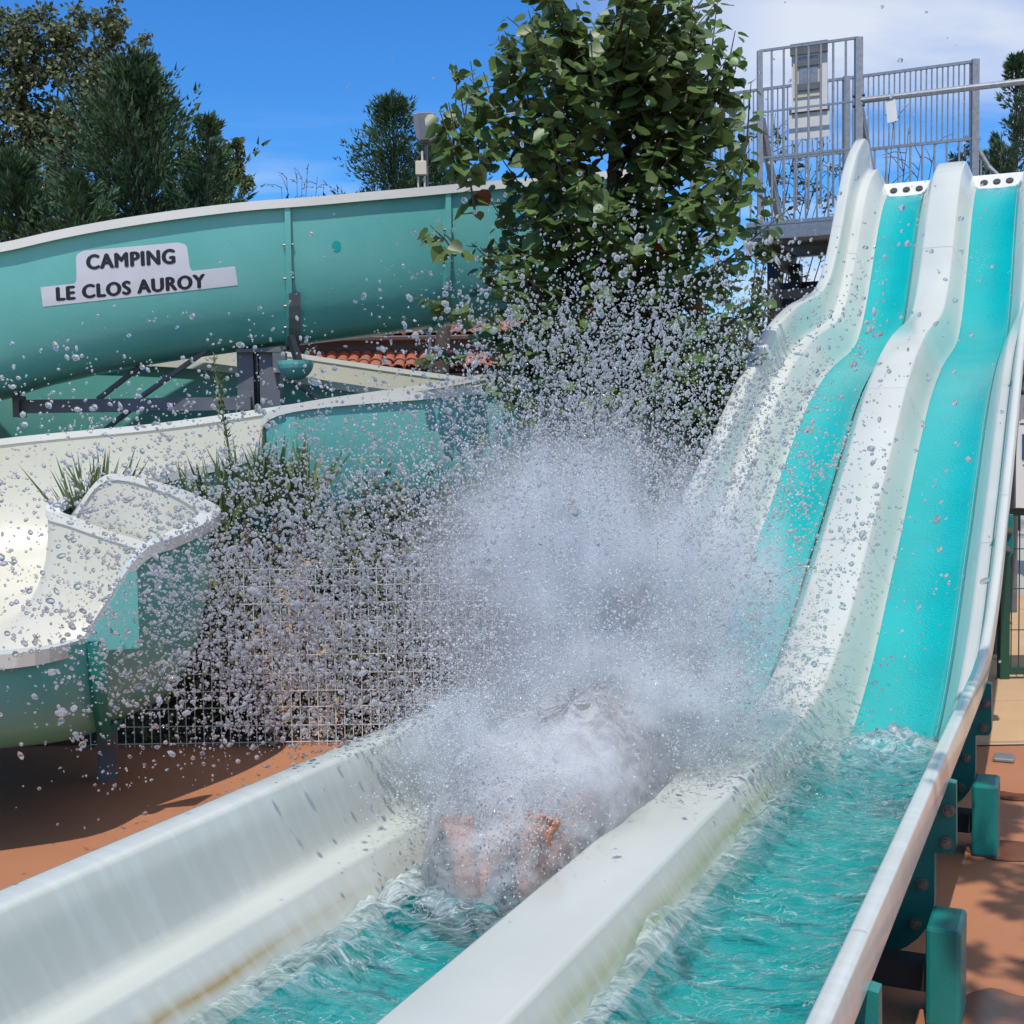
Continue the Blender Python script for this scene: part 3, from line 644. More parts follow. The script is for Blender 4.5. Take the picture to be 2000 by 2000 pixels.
def letters(text, px0, py0, px1, py1, cap, name):
    """one mesh per letter, laid on the tube; baseline from (px0,py0) to (px1,py1), cap height in px"""
    tcu = bpy.data.curves.new('t', 'FONT'); tcu.body = text; tcu.size = 1.0; tcu.offset = 0.0; tcu.space_character = 1.12; tcu.resolution_u = 4
    to = bpy.data.objects.new('t', tcu); C.objects.link(to)
    dg = bpy.context.evaluated_depsgraph_get(); me = bpy.data.meshes.new_from_object(to.evaluated_get(dg))
    C.objects.unlink(to); bpy.data.objects.remove(to)
    bmt = bmesh.new(); bmt.from_mesh(me)
    bmesh.ops.triangulate(bmt, faces=bmt.faces)
    bmesh.ops.subdivide_edges(bmt, edges=[e for e in bmt.edges if e.calc_length() > .25], cuts=2)
    bmesh.ops.triangulate(bmt, faces=bmt.faces)
    xs = [v.co.x for v in bmt.verts]; ys = [v.co.y for v in bmt.verts]
    xa, xb, yb = min(xs), max(xs), max(ys); yb = .73
    bmt.verts.ensure_lookup_table()
    seen = set(); groups = []
    for v in bmt.verts:
        if v.index in seen: continue
        st = [v]; comp = []; seen.add(v.index)
        while st:
            w = st.pop(); comp.append(w)
            for e in w.link_edges:
                o = e.other_vert(w)
                if o.index not in seen: seen.add(o.index); st.append(o)
        groups.append(comp)
    nx_, ny_ = px1-px0, py1-py0
    for comp in groups:
        ids = {v.index: i for i, v in enumerate(comp)}; vv = []
        for v in comp:
            s = (v.co.x-xa)/(xb-xa); h = v.co.y/yb*cap
            vv.append(on_flume(px0+nx_*s-.05*h, py0+ny_*s-h, .0036))
        ff = {tuple(sorted(ids[q.index] for q in f.verts)): tuple(ids[q.index] for q in f.verts) for v in comp for f in v.link_faces}
        b = MB(); nrm_ = (CAM-vv[0]).normalized(); ax_ = (on_flume(px1, py1)-on_flume(px0, py0)).normalized(); up_l = Vector((0, 0, 1))
        for k_, (sx_, sy_) in enumerate(((-.0085, 0), (.0085, 0), (0, .005), (0, -.004), (-.004, 0), (.004, 0))): b.add([q+ax_*sx_+up_l*sy_+nrm_*(.0002*k_) for q in vv], list(ff.values()))
        b.build('letter', M['black'], sticker)
    bmt.free()
letters('CAMPING', 171, 526, 341, 514, 29, 'letter')
letters('LE CLOS AUROY', 112, 587, 400, 561, 27, 'letter')
# small teal patch on the tube
b = MB(); cen = (657, 481); pts = [on_flume(cen[0]+9*math.cos(q), cen[1]+11*math.sin(q), .003) for q in np.linspace(0, 2*math.pi, 16, endpoint=False)]
b.add(pts, [tuple(range(16))]); b.build('repair_patch', M['strip'], flume)

# lower flume: it comes in from behind the tree, turns round and ends in a catch bowl
low = empty('lower_flume', (-2.4, 7.2, 0), 'low cream and turquoise flume turning round to a splash wall above the shaded ground', 'water slide')
O_ = [(.6, 9.7, 2.25), (-.5, 9.4, 2.05), (-1.3, 9.15, 1.93), (-1.62, 9.1, 1.88), (-2.5, 9.12, 1.77), (-3.67, 9.1, 1.67), (-4.6, 8.4, 1.5), (-4.75, 7.0, 1.2), (-4.2, 5.5, .98), (-3.0, 4.65, .87), (-1.985, 4.90, .84), (-1.775, 5.35, .832)]
I_ = [(.6, 8.75, 2.05), (-.43, 8.6, 1.96), (-1.47, 8.26, 1.85), (-1.62, 8.18, 1.58), (-2.1, 7.85, 1.45), (-2.45, 7.45, 1.36), (-2.53, 7.2, 1.33), (-2.54, 7.02, 1.30), (-2.50, 6.92, 1.27), (-2.38, 6.86, 1.24), (-2.2, 6.82, 1.18), (-1.95, 6.80, 1.1)]
B_ = [1.25, 1.15, 1.05, 1.0, .9, .75, .6, .55, .48, .42, .40, .39]
st = catmull([(*o, *i_, z) for o, i_, z in zip(O_, I_, B_)], 8)
rows2 = [section((s[3], s[4], s[5]), s[6], (s[0], s[1], s[2]), .5, .8) for s in st]
b = MB(); b.grid(rows2); b.build('inner_shell', M['cream'], low, smooth=True)
o2 = offset_rows(rows2, .03)
if (o2[20][12]-rows2[20][12]).z > 0: o2 = offset_rows(rows2, -.03)
b = MB(); b.grid(o2); b.build('outer_shell', M['tealpaint'], low, smooth=True)
rim_strip(rows2, 0, 1, .06, .04, 'rim', low, M['frp']); rim_strip(rows2, -1, 1, .08, .045, 'rim', low, M['frp'])
# splash wall / bowl
top = catmull([(-1.80, 5.33, .835), (-1.655, 5.58, 1.155), (-1.57, 5.8, 1.22), (-1.50, 6.15, 1.285), (-1.60, 6.5, 1.33), (-1.88, 6.86, 1.41), (-2.22, 7.0, 1.46), (-2.40, 6.97, 1.24)], 8)
cenb = Vector((-1.98, 6.1, .38)); rws = []
for p in top:
    r = []
    for k in range(15):
        t_ = k/14; a = t_*math.pi/2
        g = math.cos(a)**.62; h = 1-math.sin(a)**.9
        r.append(Vector((cenb.x+(p[0]-cenb.x)*g, cenb.y+(p[1]-cenb.y)*g, .38+(p[2]-.38)*h)))
    rws.append(r)
b = MB(); b.grid(rws); b.build('splash_wall', M['cream'], low, smooth=True)
o3 = offset_rows(rws, .03)
if (o3[24][3]-rws[24][3]).dot(rws[24][3]-cenb) < 0: o3 = offset_rows(rws, -.03)
b = MB(); b.grid(o3); b.build('outer_shell', M['tealpaint'], low, smooth=True)
rr = []
for p in top:
    p = Vector(p); o = Vector((p.x-cenb.x, p.y-cenb.y, 0)).normalized(); a = p-o*.012; c = p+o*.085
    rr.append([a+Vector((0, 0, -.02)), a+Vector((0, 0, .015)), c+Vector((0, 0, .01)), c+Vector((0, 0, -.04)), c-o*.012+Vector((0, 0, -.04))])
b = MB(); b.grid(rr); b.build('rim', M['frp'], low)
# stepped gussets where the wall drops
b = MB(); b.prism([(0, 0), (.235, 0), (.235, .32), (.2, .32)], Vector((1, .25, 0)).normalized(), Vector((0, 0, 1)), (-1.80, 5.27, .79), Vector((.4, -.9, 0)), .012); b.build('gusset', M['tealpaint'], low)
b = MB(); b.prism([(0, 0), (.26, -.02), (.26, .26), (.22, .26)], Vector((1, .3, 0)).normalized(), Vector((0, 0, 1)), (-1.62, 8.10, 1.54), Vector((.2, -.98, 0)), .012); b.build('gusset', M['tealpaint'], low)
# end flange of the near branch
i = len(o2)-3; s1 = offset_rows(o2, .05)[i]
if (s1[12]-o2[i][12]).z > 0: s1 = [a*2-c for a, c in zip(o2[i], s1)]
b = MB(); t = Vector((1, .2, 0)).normalized(); b.grid([[p-t*.02 for p in o2[i]], [p-t*.02 for p in s1], [p+t*.02 for p in s1], [p+t*.02 for p in o2[i]]]); b.build('joint_flange', M['teal'], low)
for (x, y, z) in ((-3.2, 6.0, .42), (-2.0, 6.2, .38), (-4.2, 7.4, .5), (-3.0, 8.5, .85), (-1.0, 8.9, 1.1), (.4, 9.1, 1.2)):
    b = MB(); b.tube([(x, y, 0), (x, y, z)], .05, 10); b.build('support_leg', M['greysteel'], low)

# ------------------------------------------------------------------ starting platform
plat = empty('start_platform', W(-1.7, 14.2, 0), 'galvanised steel starting platform with railings behind the top of the slide', 'platform')
ZD = 3.90
b = MB(); b.box(W(-1.7, 14.45, ZD-.02), (3.3, 1.55, .04), RX, AX); b.build('deck', M['steel'], plat)
for vv_ in (13.7, 15.2):
    b = MB(); b.box(W(-1.7, vv_, ZD-.115), (3.3, .012, .15), RX, AX)
    for zz in (-.045, -.185): b.box(W(-1.7, vv_, ZD+zz), (3.3, .09, .012), RX, AX)
    b.build('edge_beam', M['steel'], plat)
b = MB(); b.box(W(-2.6, 13.66, ZD-.10), (1.25, .01, .165), RX, AX); b.build('fascia', M['steel'], plat)
for u in (-3.2, -1.7, -.2):
    b = MB(); b.box(W(u, 14.45, ZD-.27), (.12, 1.6, .2), RX, AX); b.build('joist', M['dark'], plat)
for u in (-3.1, -2.35, -.3):
    for vv_ in (13.95, 15.0):
        b = MB(); b.box(W(u, vv_, (ZD-.3)/2), (.2 if u == -2.35 else .14, .16, ZD-.3), RX, AX); b.build('column', M['dark'], plat)
b = MB(); b.box(W(-2.7, 13.95, 3.15), (.95, .08, .1), RX, AX); b.build('tie_beam', M['dark'], plat)
b = MB(); b.box(W(-1.7, 15.05, 2.6), (3.2, .03, 1.6), RX, AX); b.build('back_panel', M['dark'], plat)
def bar(name, p, q, w, m=M['steel'], parent=plat, h=None):
    b = MB(); b.bar(p, q, w, h); return b.build(name, m, parent)
FV = 13.72
zt = 5.70
bar('gate_post', W(-3.21, FV, ZD), W(-3.21, FV, zt), .055); bar('gate_post', W(-2.185, FV, ZD), W(-2.185, FV, zt), .075)
bar('gate_rail', W(-3.21, FV, zt), W(-2.185, FV, zt), .025)
for z in (4.58,): bar('gate_rail', W(-3.21, FV, z), W(-2.185, FV, z), .022)
bar('gate_rail', W(-3.21, FV, 5.06), W(-2.185, FV, 5.06), .018)
for k in range(1, 8):
    u = -3.21+k*1.025/8; bar('baluster', W(u, FV, 4.0), W(u, FV, zt), .020)
bar('brace', W(-3.20, FV+.02, 5.0), W(-3.05, FV+.25, ZD), .06); bar('brace', W(-2.185, FV+.03, 5.05), W(-2.10, FV+.25, 4.4), .06)
# railing at the back of the platform
BV = 14.95; zr = 5.64; zm = 4.82
bar('rail', W(-4.3, BV, zr-.02), W(-1.148, BV, zr), .03); bar('rail', W(-4.3, BV, zm-.01), W(-1.148, BV, zm), .03); bar('rail', W(-4.3, BV, ZD+.1), W(-.2, BV, ZD+.1), .03)
bar('railing_post', W(-1.148, BV, ZD), W(-1.148, BV, zr+.02), .075); bar('railing_post', W(-2.515, BV, ZD), W(-2.515, BV, zr+.01), .07); bar('railing_post', W(-4.3, BV, ZD), W(-4.3, BV, zr), .06)
n = 0
u = -4.25
while u < -1.17:
    bar('baluster', W(u, BV, zm), W(u, BV, zr), .014); u += .0565
u = -4.25
while u < -1.17:
    bar('baluster', W(u, BV, ZD+.1), W(u, BV, zm), .018); u += .128
# curved handrail going down on the right
pts = [W(-1.12, BV, 4.72), W(-1.0, BV, 4.5), W(-.85, BV, 4.34), W(-.6, BV, 4.25), W(-.2, BV, 4.22)]
b = MB(); b.tube(pts, .025, 8); b.build('handrail', M['steel'], plat)
for u in np.arange(-1.08, -.2, .1):
    zz = 4.25+.45*max(0, (-.62-u)/.5)**1.6; bar('baluster', W(u, BV, ZD), W(u, BV, zz), .016)
# start bar across the lanes
b = MB(); b.tube([W(-2.16, FV, 5.06), W(.3, FV, 5.06)], .032, 12); b.build('grab_bar', M['steel'], plat)
b = MB(); b.tube([W(-3.22, FV, 4.95), W(-4.2, FV, 4.83)], .028, 10); b.build('grab_bar', M['steel'], plat)
for zz in (5.01, 5.11):
    b = MB(); b.tube([W(-2.24, FV-.01, zz), W(-2.12, FV-.01, zz)], .016, 8); b.build('bolt', M['dark'], plat)
tagp = empty('hanging_tag', W(-1.86, FV, 5.0), 'small white card hanging from the grab bar at the slide top', 'notice card')
b = MB(); b.prism([(-.05, 0), (.045, .01), (.07, -.21), (-.03, -.225)], RX, Vector((0, 0, 1)), W(-1.86, FV-.036, 5.02), AX, .004); b.build('card', M['panel'], tagp)
b = MB(); b.bar(W(-1.90, FV-.034, 5.02), W(-1.83, FV-.034, 5.03), .012); b.build('clip', M['greysteel'], tagp)
# signal cabinet and white board on the gate frame
box = empty('signal_box', W(-2.8, 13.8, 5.0), 'white signal box with grey square face tied inside the gate frame', 'signal box')
def pan(name, px0, py0, px1, py1, v, th_, m, parent):
    def onV(px, py):
        d = ray(px, py); k = v/d.dot(AX); return CAM+d*k
    a = onV(px0, py0); c = onV(px1, py1); ua, ub = a.dot(RX), c.dot(RX)
    b = MB(); b.box(W((ua+ub)/2, v+th_/2, (a.z+c.z)/2), (abs(ub-ua), th_, abs(a.z-c.z)), RX, AX); return b.build(name, m, parent)
pan('back_board', 1546, 92, 1616, 212, 13.80, .02, M['panel'], box)
pan('top_cap', 1543, 87, 1616, 100, 13.778, .03, M['greysteel'], box)
pan('face_frame', 1549, 103, 1601, 186, 13.785, .012, M['beige'], box)
pan('face', 1560, 112, 1597, 175, 13.776, .006, M['steel'], box)
for y in (118, 165): pan('clamp', 1555, y, 1601, y+7, 13.764, .008, M['greysteel'], box)
brd = empty('blank_board', W(-2.75, 13.82, 4.7), 'blank white board under the signal box on the platform railing', 'notice board')
pan('board', 1541, 214, 1620, 266, 13.83, .012, M['panel'], brd); pan('top_strip', 1541, 210, 1620, 215, 13.826, .02, M['greysteel'], brd)

# ------------------------------------------------------------------ building with tiled roofs
bld = empty('tiled_building', (-3, 22, 0), 'grey rendered building with two stepped terracotta tile roofs behind the flume', 'building')
b = MB(); b.box((-2.6, 23.4, 1.39), (6.6, 2.0, 2.78)); b.build('wall', M['wallgrey'], bld)
b = MB(); b.box((-2.6, 23.55, 3.2), (8.6, 1.4, .78)); b.build('upper_wall', M['wallgrey'], bld)
b = MB(); b.box((-8.5, 23.8, 1.1), (5.0, 1.0, 2.2)); b.build('side_wall', M['wallgrey'], bld)
def canal_tile(nm):
    b = MB(); rws = []
    for k in range(3):
        y = k*.20; r0 = .105-.012*k; rws.append([Vector((r0*math.cos(q), y, r0*.75*math.sin(q))) for q in np.linspace(0, math.pi, 8)])
    b.grid(rws); rin = [[Vector((p.x*.86, p.y, p.z*.8-.004)) for p in r] for r in rws]; b.grid(rin)
    b.grid([rws[0], rin[0]]); return b
tile_me = canal_tile('t').build('tile', M['tile'])
tme = tile_me.data; bpy.data.objects.remove(tile_me)
def roof(x0, x1, ey, ez, rows_n, pitch_, name):
    rf = MB(); dd = Vector((0, math.cos(pitch_), math.sin(pitch_))); L_ = rows_n*.34+.1
    rf.add([Vector((x0, ey, ez-.03)), Vector((x1, ey, ez-.03)), Vector((x1, ey, ez-.03))+dd*L_, Vector((x0, ey, ez-.03))+dd*L_], [(0, 1, 2, 3)])
    ro = rf.build(name, M['tile'], bld)
    nx_ = int((x1-x0)/.205)
    for j in range(rows_n):
        for i in range(nx_):
            o = link('tile', tme, None, ro); p = Vector((x0+.1+i*.205+random.uniform(-.008, .008), ey, ez+.012*0))+dd*(j*.34-.03)+Vector((0, 0, .01*random.random()))
            o.matrix_parent_inverse = parent_inv(ro); o.location = p; o.rotation_euler = (pitch_-.05, 0, random.uniform(-.03, .03))
roof(-5.7, .1, 22.0, 2.86, 4, R(21), 'lower_roof'); roof(-4.1, .3, 22.6, 3.46, 3, R(20), 'upper_roof')
b = MB(); b.box((-1.9, 22.52, 3.405), (4.6, .12, .09)); b.build('gutter', M['gutter'], bld, bevel=.02)

# ------------------------------------------------------------------ lamp mast
mast = empty('floodlight_mast', (-1.0, 16, 0), 'thin pole with grey tapered floodlight housing and cream junction box above the tube', 'lamp post')
b = MB(); b.tube([(-1.0, 16.1, 0), (-1.0, 16.1, 5.35)], .022, 10); b.build('pole', M['greysteel'], mast)
b = MB(); zc_ = 5.47
pl = [(-.15, .155), (-.06, .175), (.06, .175), (.13, .16), (.115, -.13), (.06, -.175), (-.07, -.175), (-.115, -.135)]
b.prism(pl, Vector((1, 0, 0)), Vector((0, 0, 1)), (-1.0, 15.95, zc_), Vector((0, 1, 0)), .18); b.build('housing', M['lampgrey'], mast, bevel=.008)
b = MB(); b.prism([(-.07, .165), (.05, .165), (.045, -.165), (-.055, -.165)], Vector((1, 0, 0)), Vector((0, 0, 1)), (-1.0, 15.925, zc_), Vector((0, 1, 0)), .03); b.build('front_fin', M['greysteel'], mast, bevel=.005)
b = MB(); b.box((-1.06, 15.97, 4.97), (.135, .08, .17)); b.build('junction_box', M['beige'], mast, bevel=.008)
for dx in (-.04, .04):
    b = MB(); b.tube([(-1.06+dx, 15.99, 4.88), (-1.06+dx, 15.99, 4.74)], .012, 6); b.build('cable_conduit', M['beige'], mast)
b = MB(); b.tube([(-1.045, 15.99, 5.05), (-1.045, 15.99, 5.18)], .014, 6); b.build('cable_conduit', M['beige'], mast)

# ------------------------------------------------------------------ fences and sign on the right
fence = empty('mesh_fence', (-1.1, 6.85, 0), 'low welded wire mesh fence in front of the bushes', 'fence')
fx0, fx1 = -2.3, .30
def wires():
    vb = MB(); vb.bar((0, 0, 0), (0, 0, .97), .0045, .0045, Vector((0, 1, 0))); vo = vb.build('wire', M['wire'], fence)
    hb_ = MB(); hb_.bar((0, 0, 0), (1, 0, 0), .005, .005); ho = hb_.build('wire', M['wire'], fence)
    vm, hm = vo.data, ho.data
    first = True; x = fx0
    while x <= fx1:
        o = vo if first else link('wire', vm, None, fence); first = False
        o.location = (x, 6.85+.006*math.sin(x*5), .0); o.rotation_euler = (random.uniform(-.012, .012), random.uniform(-.006, .006), 0); x += .0475
    first = True
    for k in range(11):
        z = .02+k*.094
        o = ho if first else link('wire', hm, None, fence); first = False
        o.location = (fx0, 6.85, z); o.scale = (fx1-fx0, 1, 1); o.rotation_euler = (0, random.uniform(-.004, .004), random.uniform(-.003, .003))
wires()
for x in (-2.3, -.9, .30):
    b = MB(); b.tube([(x, 6.88, 0), (x, 6.88, .99)], .014, 8); b.build('post', M['greenfence'], fence)
gf = empty('green_fence', (3.6, 8.3, 0), 'dark green welded panel fence on the pale paving right of the ramp', 'fence')
for x in (3.20, 5.2): bar('post', Vector((x, 8.3, 0)), Vector((x, 8.3, 1.16)), .06, M['greenfence'], gf)
for z in (.08, 1.12): bar('rail', Vector((3.2, 8.3, z)), Vector((5.2, 8.3, z+.0)), .045, M['greenfence'], gf)
for x in np.arange(3.25, 5.2, .05): bar('wire', Vector((x, 8.3, .08)), Vector((x, 8.3, 1.12)), .006, M['greenfence'], gf)
for z in (.35, .62, .88): bar('wire', Vector((3.2, 8.29, z)), Vector((5.2, 8.29, z)), .006, M['greenfence'], gf)
sg = empty('rules_board', (3.55, 8.1, 0), 'white rules board with ring symbol and blue pictogram at the right edge', 'sign')
b = MB(); b.box((3.53, 8.1, 1.62), (.68, .02, .92)); b.build('board', M['signwhite'], sg)
b = MB(); b.tube([(3.53, 8.14, 0), (3.53, 8.14, 2.0)], .03, 10); b.build('post', M['greysteel'], sg)
b = MB(); b.box((3.305, 8.086, 1.545), (.16, .006, .16)); b.build('pictogram', M['blue'], sg)
b = MB(); b.bar((3.25, 8.082, 1.49), (3.33, 8.082, 1.58), .018, .003, Vector((0, 1, 0))); b.bar((3.29, 8.082, 1.60), (3.31, 8.082, 1.55), .02, .003, Vector((0, 1, 0))); b.tube([(3.275, 8.081, 1.595), (3.275, 8.0805, 1.595)], .013, 10); b.build('slider_symbol', M['signwhite'], sg)
b = MB(); rws = [[Vector((3.31+r_*math.cos(q), 8.0875, 1.78+r_*math.sin(q))) for q in np.linspace(0, 2*math.pi, 29)] for r_ in (.066, .074)]; b.grid(rws); b.build('ring_symbol', M['black'], sg)
b = MB(); b.box((3.5, 8.0885, 1.69), (.58, .003, .008)); b.build('divider_line', M['black'], sg)
for k in range(5):
    b = MB(); b.box((3.29, 8.0885, 1.43-.028*(k % 2)), (.12-.02*(k % 3), .003, .008)) if k < 2 else None
    if k < 2: b.build('text_line', M['greysteel'], sg)
# small drain cover by the far leg
dc = MB(); dc.box(W(-.36, 6.78, .012), (.10, .12, .02), RX, AX); tag(dc.build('drain_cover', M['steel'], bevel=.006), 'small grey metal cover on the orange ground beside the slide', 'drain cover')

# ------------------------------------------------------------------ vegetation
def leaf_shape(kind):
    if kind == 'heart':
        return [(0, 0, 0), (.30, .02, .05), (.50, .30, .09), (.42, .68, .05), (0, 1.05, -.06), (-.42, .68, .05), (-.50, .30, .09), (-.30, .02, .05)], [(0, 1, 2), (0, 2, 3), (0, 3, 4), (0, 4, 5), (0, 5, 6), (0, 6, 7)]
    if kind == 'diamond':
        return [(0, 0, 0), (.34, .5, .06), (0, 1, 0), (-.34, .5, .06)], [(0, 1, 2), (0, 2, 3)]
    return [(-.06, 0, 0), (.06, 0, 0), (0, 1, .0)], [(0, 1, 2)]
def leaves(name, P, D, Nn, S, Wd, kind, m, parent):
    """P base points, D length direction, Nn face normal, S length, Wd width factor"""
    sv, sf = leaf_shape(kind); sv = np.array(sv, float); sf = np.array(sf)
    D = D/np.linalg.norm(D, axis=1, keepdims=True); X = np.cross(D, Nn); X /= np.linalg.norm(X, axis=1, keepdims=True)+1e-9; Z = np.cross(X, D)
    V = (P[:, None, :] + S[:, None, None]*(sv[None, :, 0, None]*Wd[:, None, None]*X[:, None, :] + sv[None, :, 1, None]*D[:, None, :] + sv[None, :, 2, None]*Z[:, None, :]))
    n, k = len(P), len(sv); F = (sf[None]+(np.arange(n)*k)[:, None, None]).reshape(-1, 3)
    V = V.reshape(-1, 3)
    me = bpy.data.meshes.new(name); me.vertices.add(len(V)); me.vertices.foreach_set('co', V.ravel().astype(np.float32))
    me.loops.add(F.size); me.loops.foreach_set('vertex_index', F.ravel().astype(np.int32))
    me.polygons.add(len(F)); me.polygons.foreach_set('loop_start', (np.arange(len(F))*3).astype(np.int32))
    me.update(calc_edges=True); me.validate()
    return link(name, me, m, parent)
def unit(n): 
    d = rng.normal(size=(n, 3)); return d/np.linalg.norm(d, axis=1, keepdims=True)

# the lime tree in the middle
lime = empty('lime_tree', (.62, 8.75, 0), 'leafy lime tree with large round leaves between flume and ramp', 'tree')
b = MB(); b.tube([(.62, 8.75, 0), (.60, 8.72, 1.2), (.66, 8.76, 2.4), (.72, 8.7, 3.6), (.78, 8.72, 4.9)], [.09, .075, .055, .035, .012], 10); b.build('trunk', M['bark'], lime, smooth=True)
shoots = []; LP = []; LD = []; LN = []; LS = []
bmb = MB()
def crown_r(z):                          # outline of the crown as half widths left and right
    zl = pchip([.9, 1.4, 1.9, 2.4, 2.9, 3.3, 3.7, 4.1, 4.6, 5.0], [.9, 1.0, 1.0, 1.08, .95, .92, .98, .78, .62, .45])(z)
    zr_ = pchip([.9, 1.4, 1.9, 2.4, 2.9, 3.3, 3.7, 4.1, 4.6, 5.0], [.75, .90, 1.05, 1.15, 1.28, 1.20, 1.05, .92, .75, .45])(z)
    return zl, zr_
for k in range(225):
    z0 = random.uniform(.8, 4.2); ang = random.uniform(0, 2*math.pi); 
    zl, zr_ = crown_r(min(5.0, z0+.35)); rad = (zr_ if math.cos(ang) > 0 else zl)
    dy = .95
    ex = math.cos(ang)*rad*random.uniform(.72, 1.0); ey = math.sin(ang)*dy*random.uniform(.6, 1.0)
    base = Vector((.66+.25*ex, 8.73+.25*ey, z0)); tip = Vector((.66+ex, 8.73+ey, z0+random.uniform(.25, .75)))
    mid = (base+tip)/2+Vector((random.uniform(-.06, .06), random.uniform(-.06, .06), -.05))
    shoots.append((base, mid, tip))
# the long upright shoots that stand out of the outline
for (px, py0, py1, lean) in ((1075, 300, 12, -30), (1010, 250, 60, -60), (905, 360, 170, -20), (1385, 280, -15, 45), (1455, 400, 160, 30), (1200, 160, -60, 0), (1300, 120, -60, 20), (960, 300, 140, -40), (1420, 260, 110, 60), (860, 500, 440, -50), (850, 610, 580, -60), (1130, 160, 5, -10), (850, 690, 700, -70), (1260, 100, -70, 0), (1350, 200, 60, 20), (1440, 470, 300, 45), (880, 300, 200, -10), (870, 330, 215, -30), (925, 300, 120, -15), (905, 420, 250, -40), (985, 200, 70, -30), (1040, 140, 20, -20), (1420, 200, 60, 40), (1400, 330, 130, 50), (1345, 120, 10, 20)):
    Yk = 8.2+random.uniform(-.1, .5); a = atY(px-lean*.6, py0, Yk); c = atY(px+lean*.4, py1, Yk); shoots.append((a, (a+c)/2+Vector((.02, 0, 0)), c))
for (a, m_, c) in shoots:
    bmb.tube([a, m_, c], [.009, .006, .003], 5)
    L_ = (c-a).length; nl = int(10+L_*26)
    for k in range(nl):
        t_ = (k+random.random()*.6)/nl
        p = a*(1-t_)**2+m_*(2*t_*(1-t_))+c*t_*t_
        q = random.uniform(0, 2*math.pi); out = Vector((math.cos(q), math.sin(q), random.uniform(-.5, .35))).normalized()
        s = random.uniform(.075, .15)*(1-.45*max(0, t_-.6)/.4)
        st_ = p+out*random.uniform(.015, .06)
        LP.append(st_); LD.append((out+Vector((0, 0, random.uniform(-.7, .1)))).normalized()); nn = Vector((random.uniform(-.6, .6), random.uniform(-.9, .3), random.uniform(.3, 1.0))); LN.append(nn); LS.append(s)
bmb.build('branches', M['bark'], lime)
for k in range(800):                     # inner fill
    z = random.uniform(.75, 4.3); zl, zr_ = crown_r(z); a = random.uniform(0, 2*math.pi); r_ = math.sqrt(random.random())*.85
    ex = math.cos(a)*r_*(zr_ if math.cos(a) > 0 else zl); ey = math.sin(a)*r_*.9
    LP.append(Vector((.66+ex, 8.73+ey, z))); o = Vector((math.cos(a), math.sin(a), random.uniform(-.8, .4))); LD.append(o); LN.append(Vector((random.uniform(-.7, .7), random.uniform(-1, .3), random.uniform(.2, 1)))); LS.append(random.uniform(.06, .11))
LP = np.array([tuple(p) for p in LP]); LD = np.array([tuple(p) for p in LD]); LN = np.array([tuple(p) for p in LN]); LS = np.array(LS)
score = LS/np.maximum(.2, np.linalg.norm(LP-np.array(CAM), axis=1)-7.0) + 0
vis = (LP[:, 1] < 8.75) & (LP[:, 2] > 2.2)
order = np.argsort(-(score*vis)); pick = order[:290]; rest = order[290:]
leaves('foliage', LP[rest], LD[rest], LN[rest], LS[rest], rng.uniform(.85, 1.1, len(rest)), 'heart', M['leaf'], lime)['kind'] = 'stuff'
sv, sf = leaf_shape('heart'); leaf_me = mesh('leaf', sv, sf); leaf_me.materials.append(M['leaf']); leaf_b = mesh('leaf', sv, sf); leaf_b.materials.append(M['leafbrown'])
for n_, i in enumerate(pick):
    o = link('leaf', leaf_b if n_ % 71 == 5 else leaf_me, None, lime)
    D = Vector(LD[i]).normalized(); X = D.cross(Vector(LN[i])).normalized(); Z = X.cross(D); s = LS[i]
    o.matrix_parent_inverse = parent_inv(lime)
    o.matrix_basis = Matrix(((X.x*s, D.x*s, Z.x*s, LP[i][0]), (X.y*s, D.y*s, Z.y*s, LP[i][1]), (X.z*s, D.z*s, Z.z*s, LP[i][2]), (0, 0, 0, 1)))

def broadleaf(name, label, base, blobs, nl, s0, s1, m, lim=None, group=None, bare=False):
    t = empty(name, base, label, 'tree', group)
    b = MB(); B0 = Vector(base)
    tops = [Vector(bl[:3]) for bl in blobs]; cx_m = sum((p for p in tops), Vector())/len(tops); hz = max(p.z for p in tops)
    trunk_top = Vector((cx_m.x*.6+B0.x*.4, cx_m.y, hz*.75)); b.tube([B0, (B0+trunk_top)/2, trunk_top], [.16, .12, .05], 8); b.build('trunk', M['bark'], t, smooth=True)
    bb = MB()
    for p in tops:
        a = B0.lerp(trunk_top, random.uniform(.45, .95)); mm = (a+p)/2+Vector((0, 0, .15)); bb.tube([a, mm, p], [.04, .025, .008], 5)
    bb.build('limbs', M['bark'], t)
    P = []; wts = np.array([bl[3]*bl[4] for bl in blobs]); cnt = (wts/wts.sum()*nl).astype(int)
    for bl, c in zip(blobs, cnt):
        # sub-clumps give light and dark masses
        k = max(3, int(c/60)); cc_ = unit(k)*(rng.random((k, 1))**.5); cc_ *= np.array([bl[3], bl[3], bl[4]]); idx = rng.integers(0, k, c)
        q = cc_[idx]+unit(c)*(rng.random((c, 1))**.6)*np.array([bl[3], bl[3], bl[4]])*.40
        P.append(q+np.array(bl[:3]))
    P = np.concatenate(P); n = len(P)
    D = unit(n)+np.array([0, 0, -.3]); Nn = unit(n)+np.array([.2, -.6, .6])
    leaves('crown', P, D, Nn, rng.uniform(s0, s1, n), rng.uniform(.8, 1.2, n), 'diamond', m, t)
    return t
def pxb(px, py, Y, rx, rz):               # a clump of crown at a place in the world
    p = atY(px, py, Y); return (p.x, p.y, p.z, rx*Y/FPX, rz*Y/FPX)
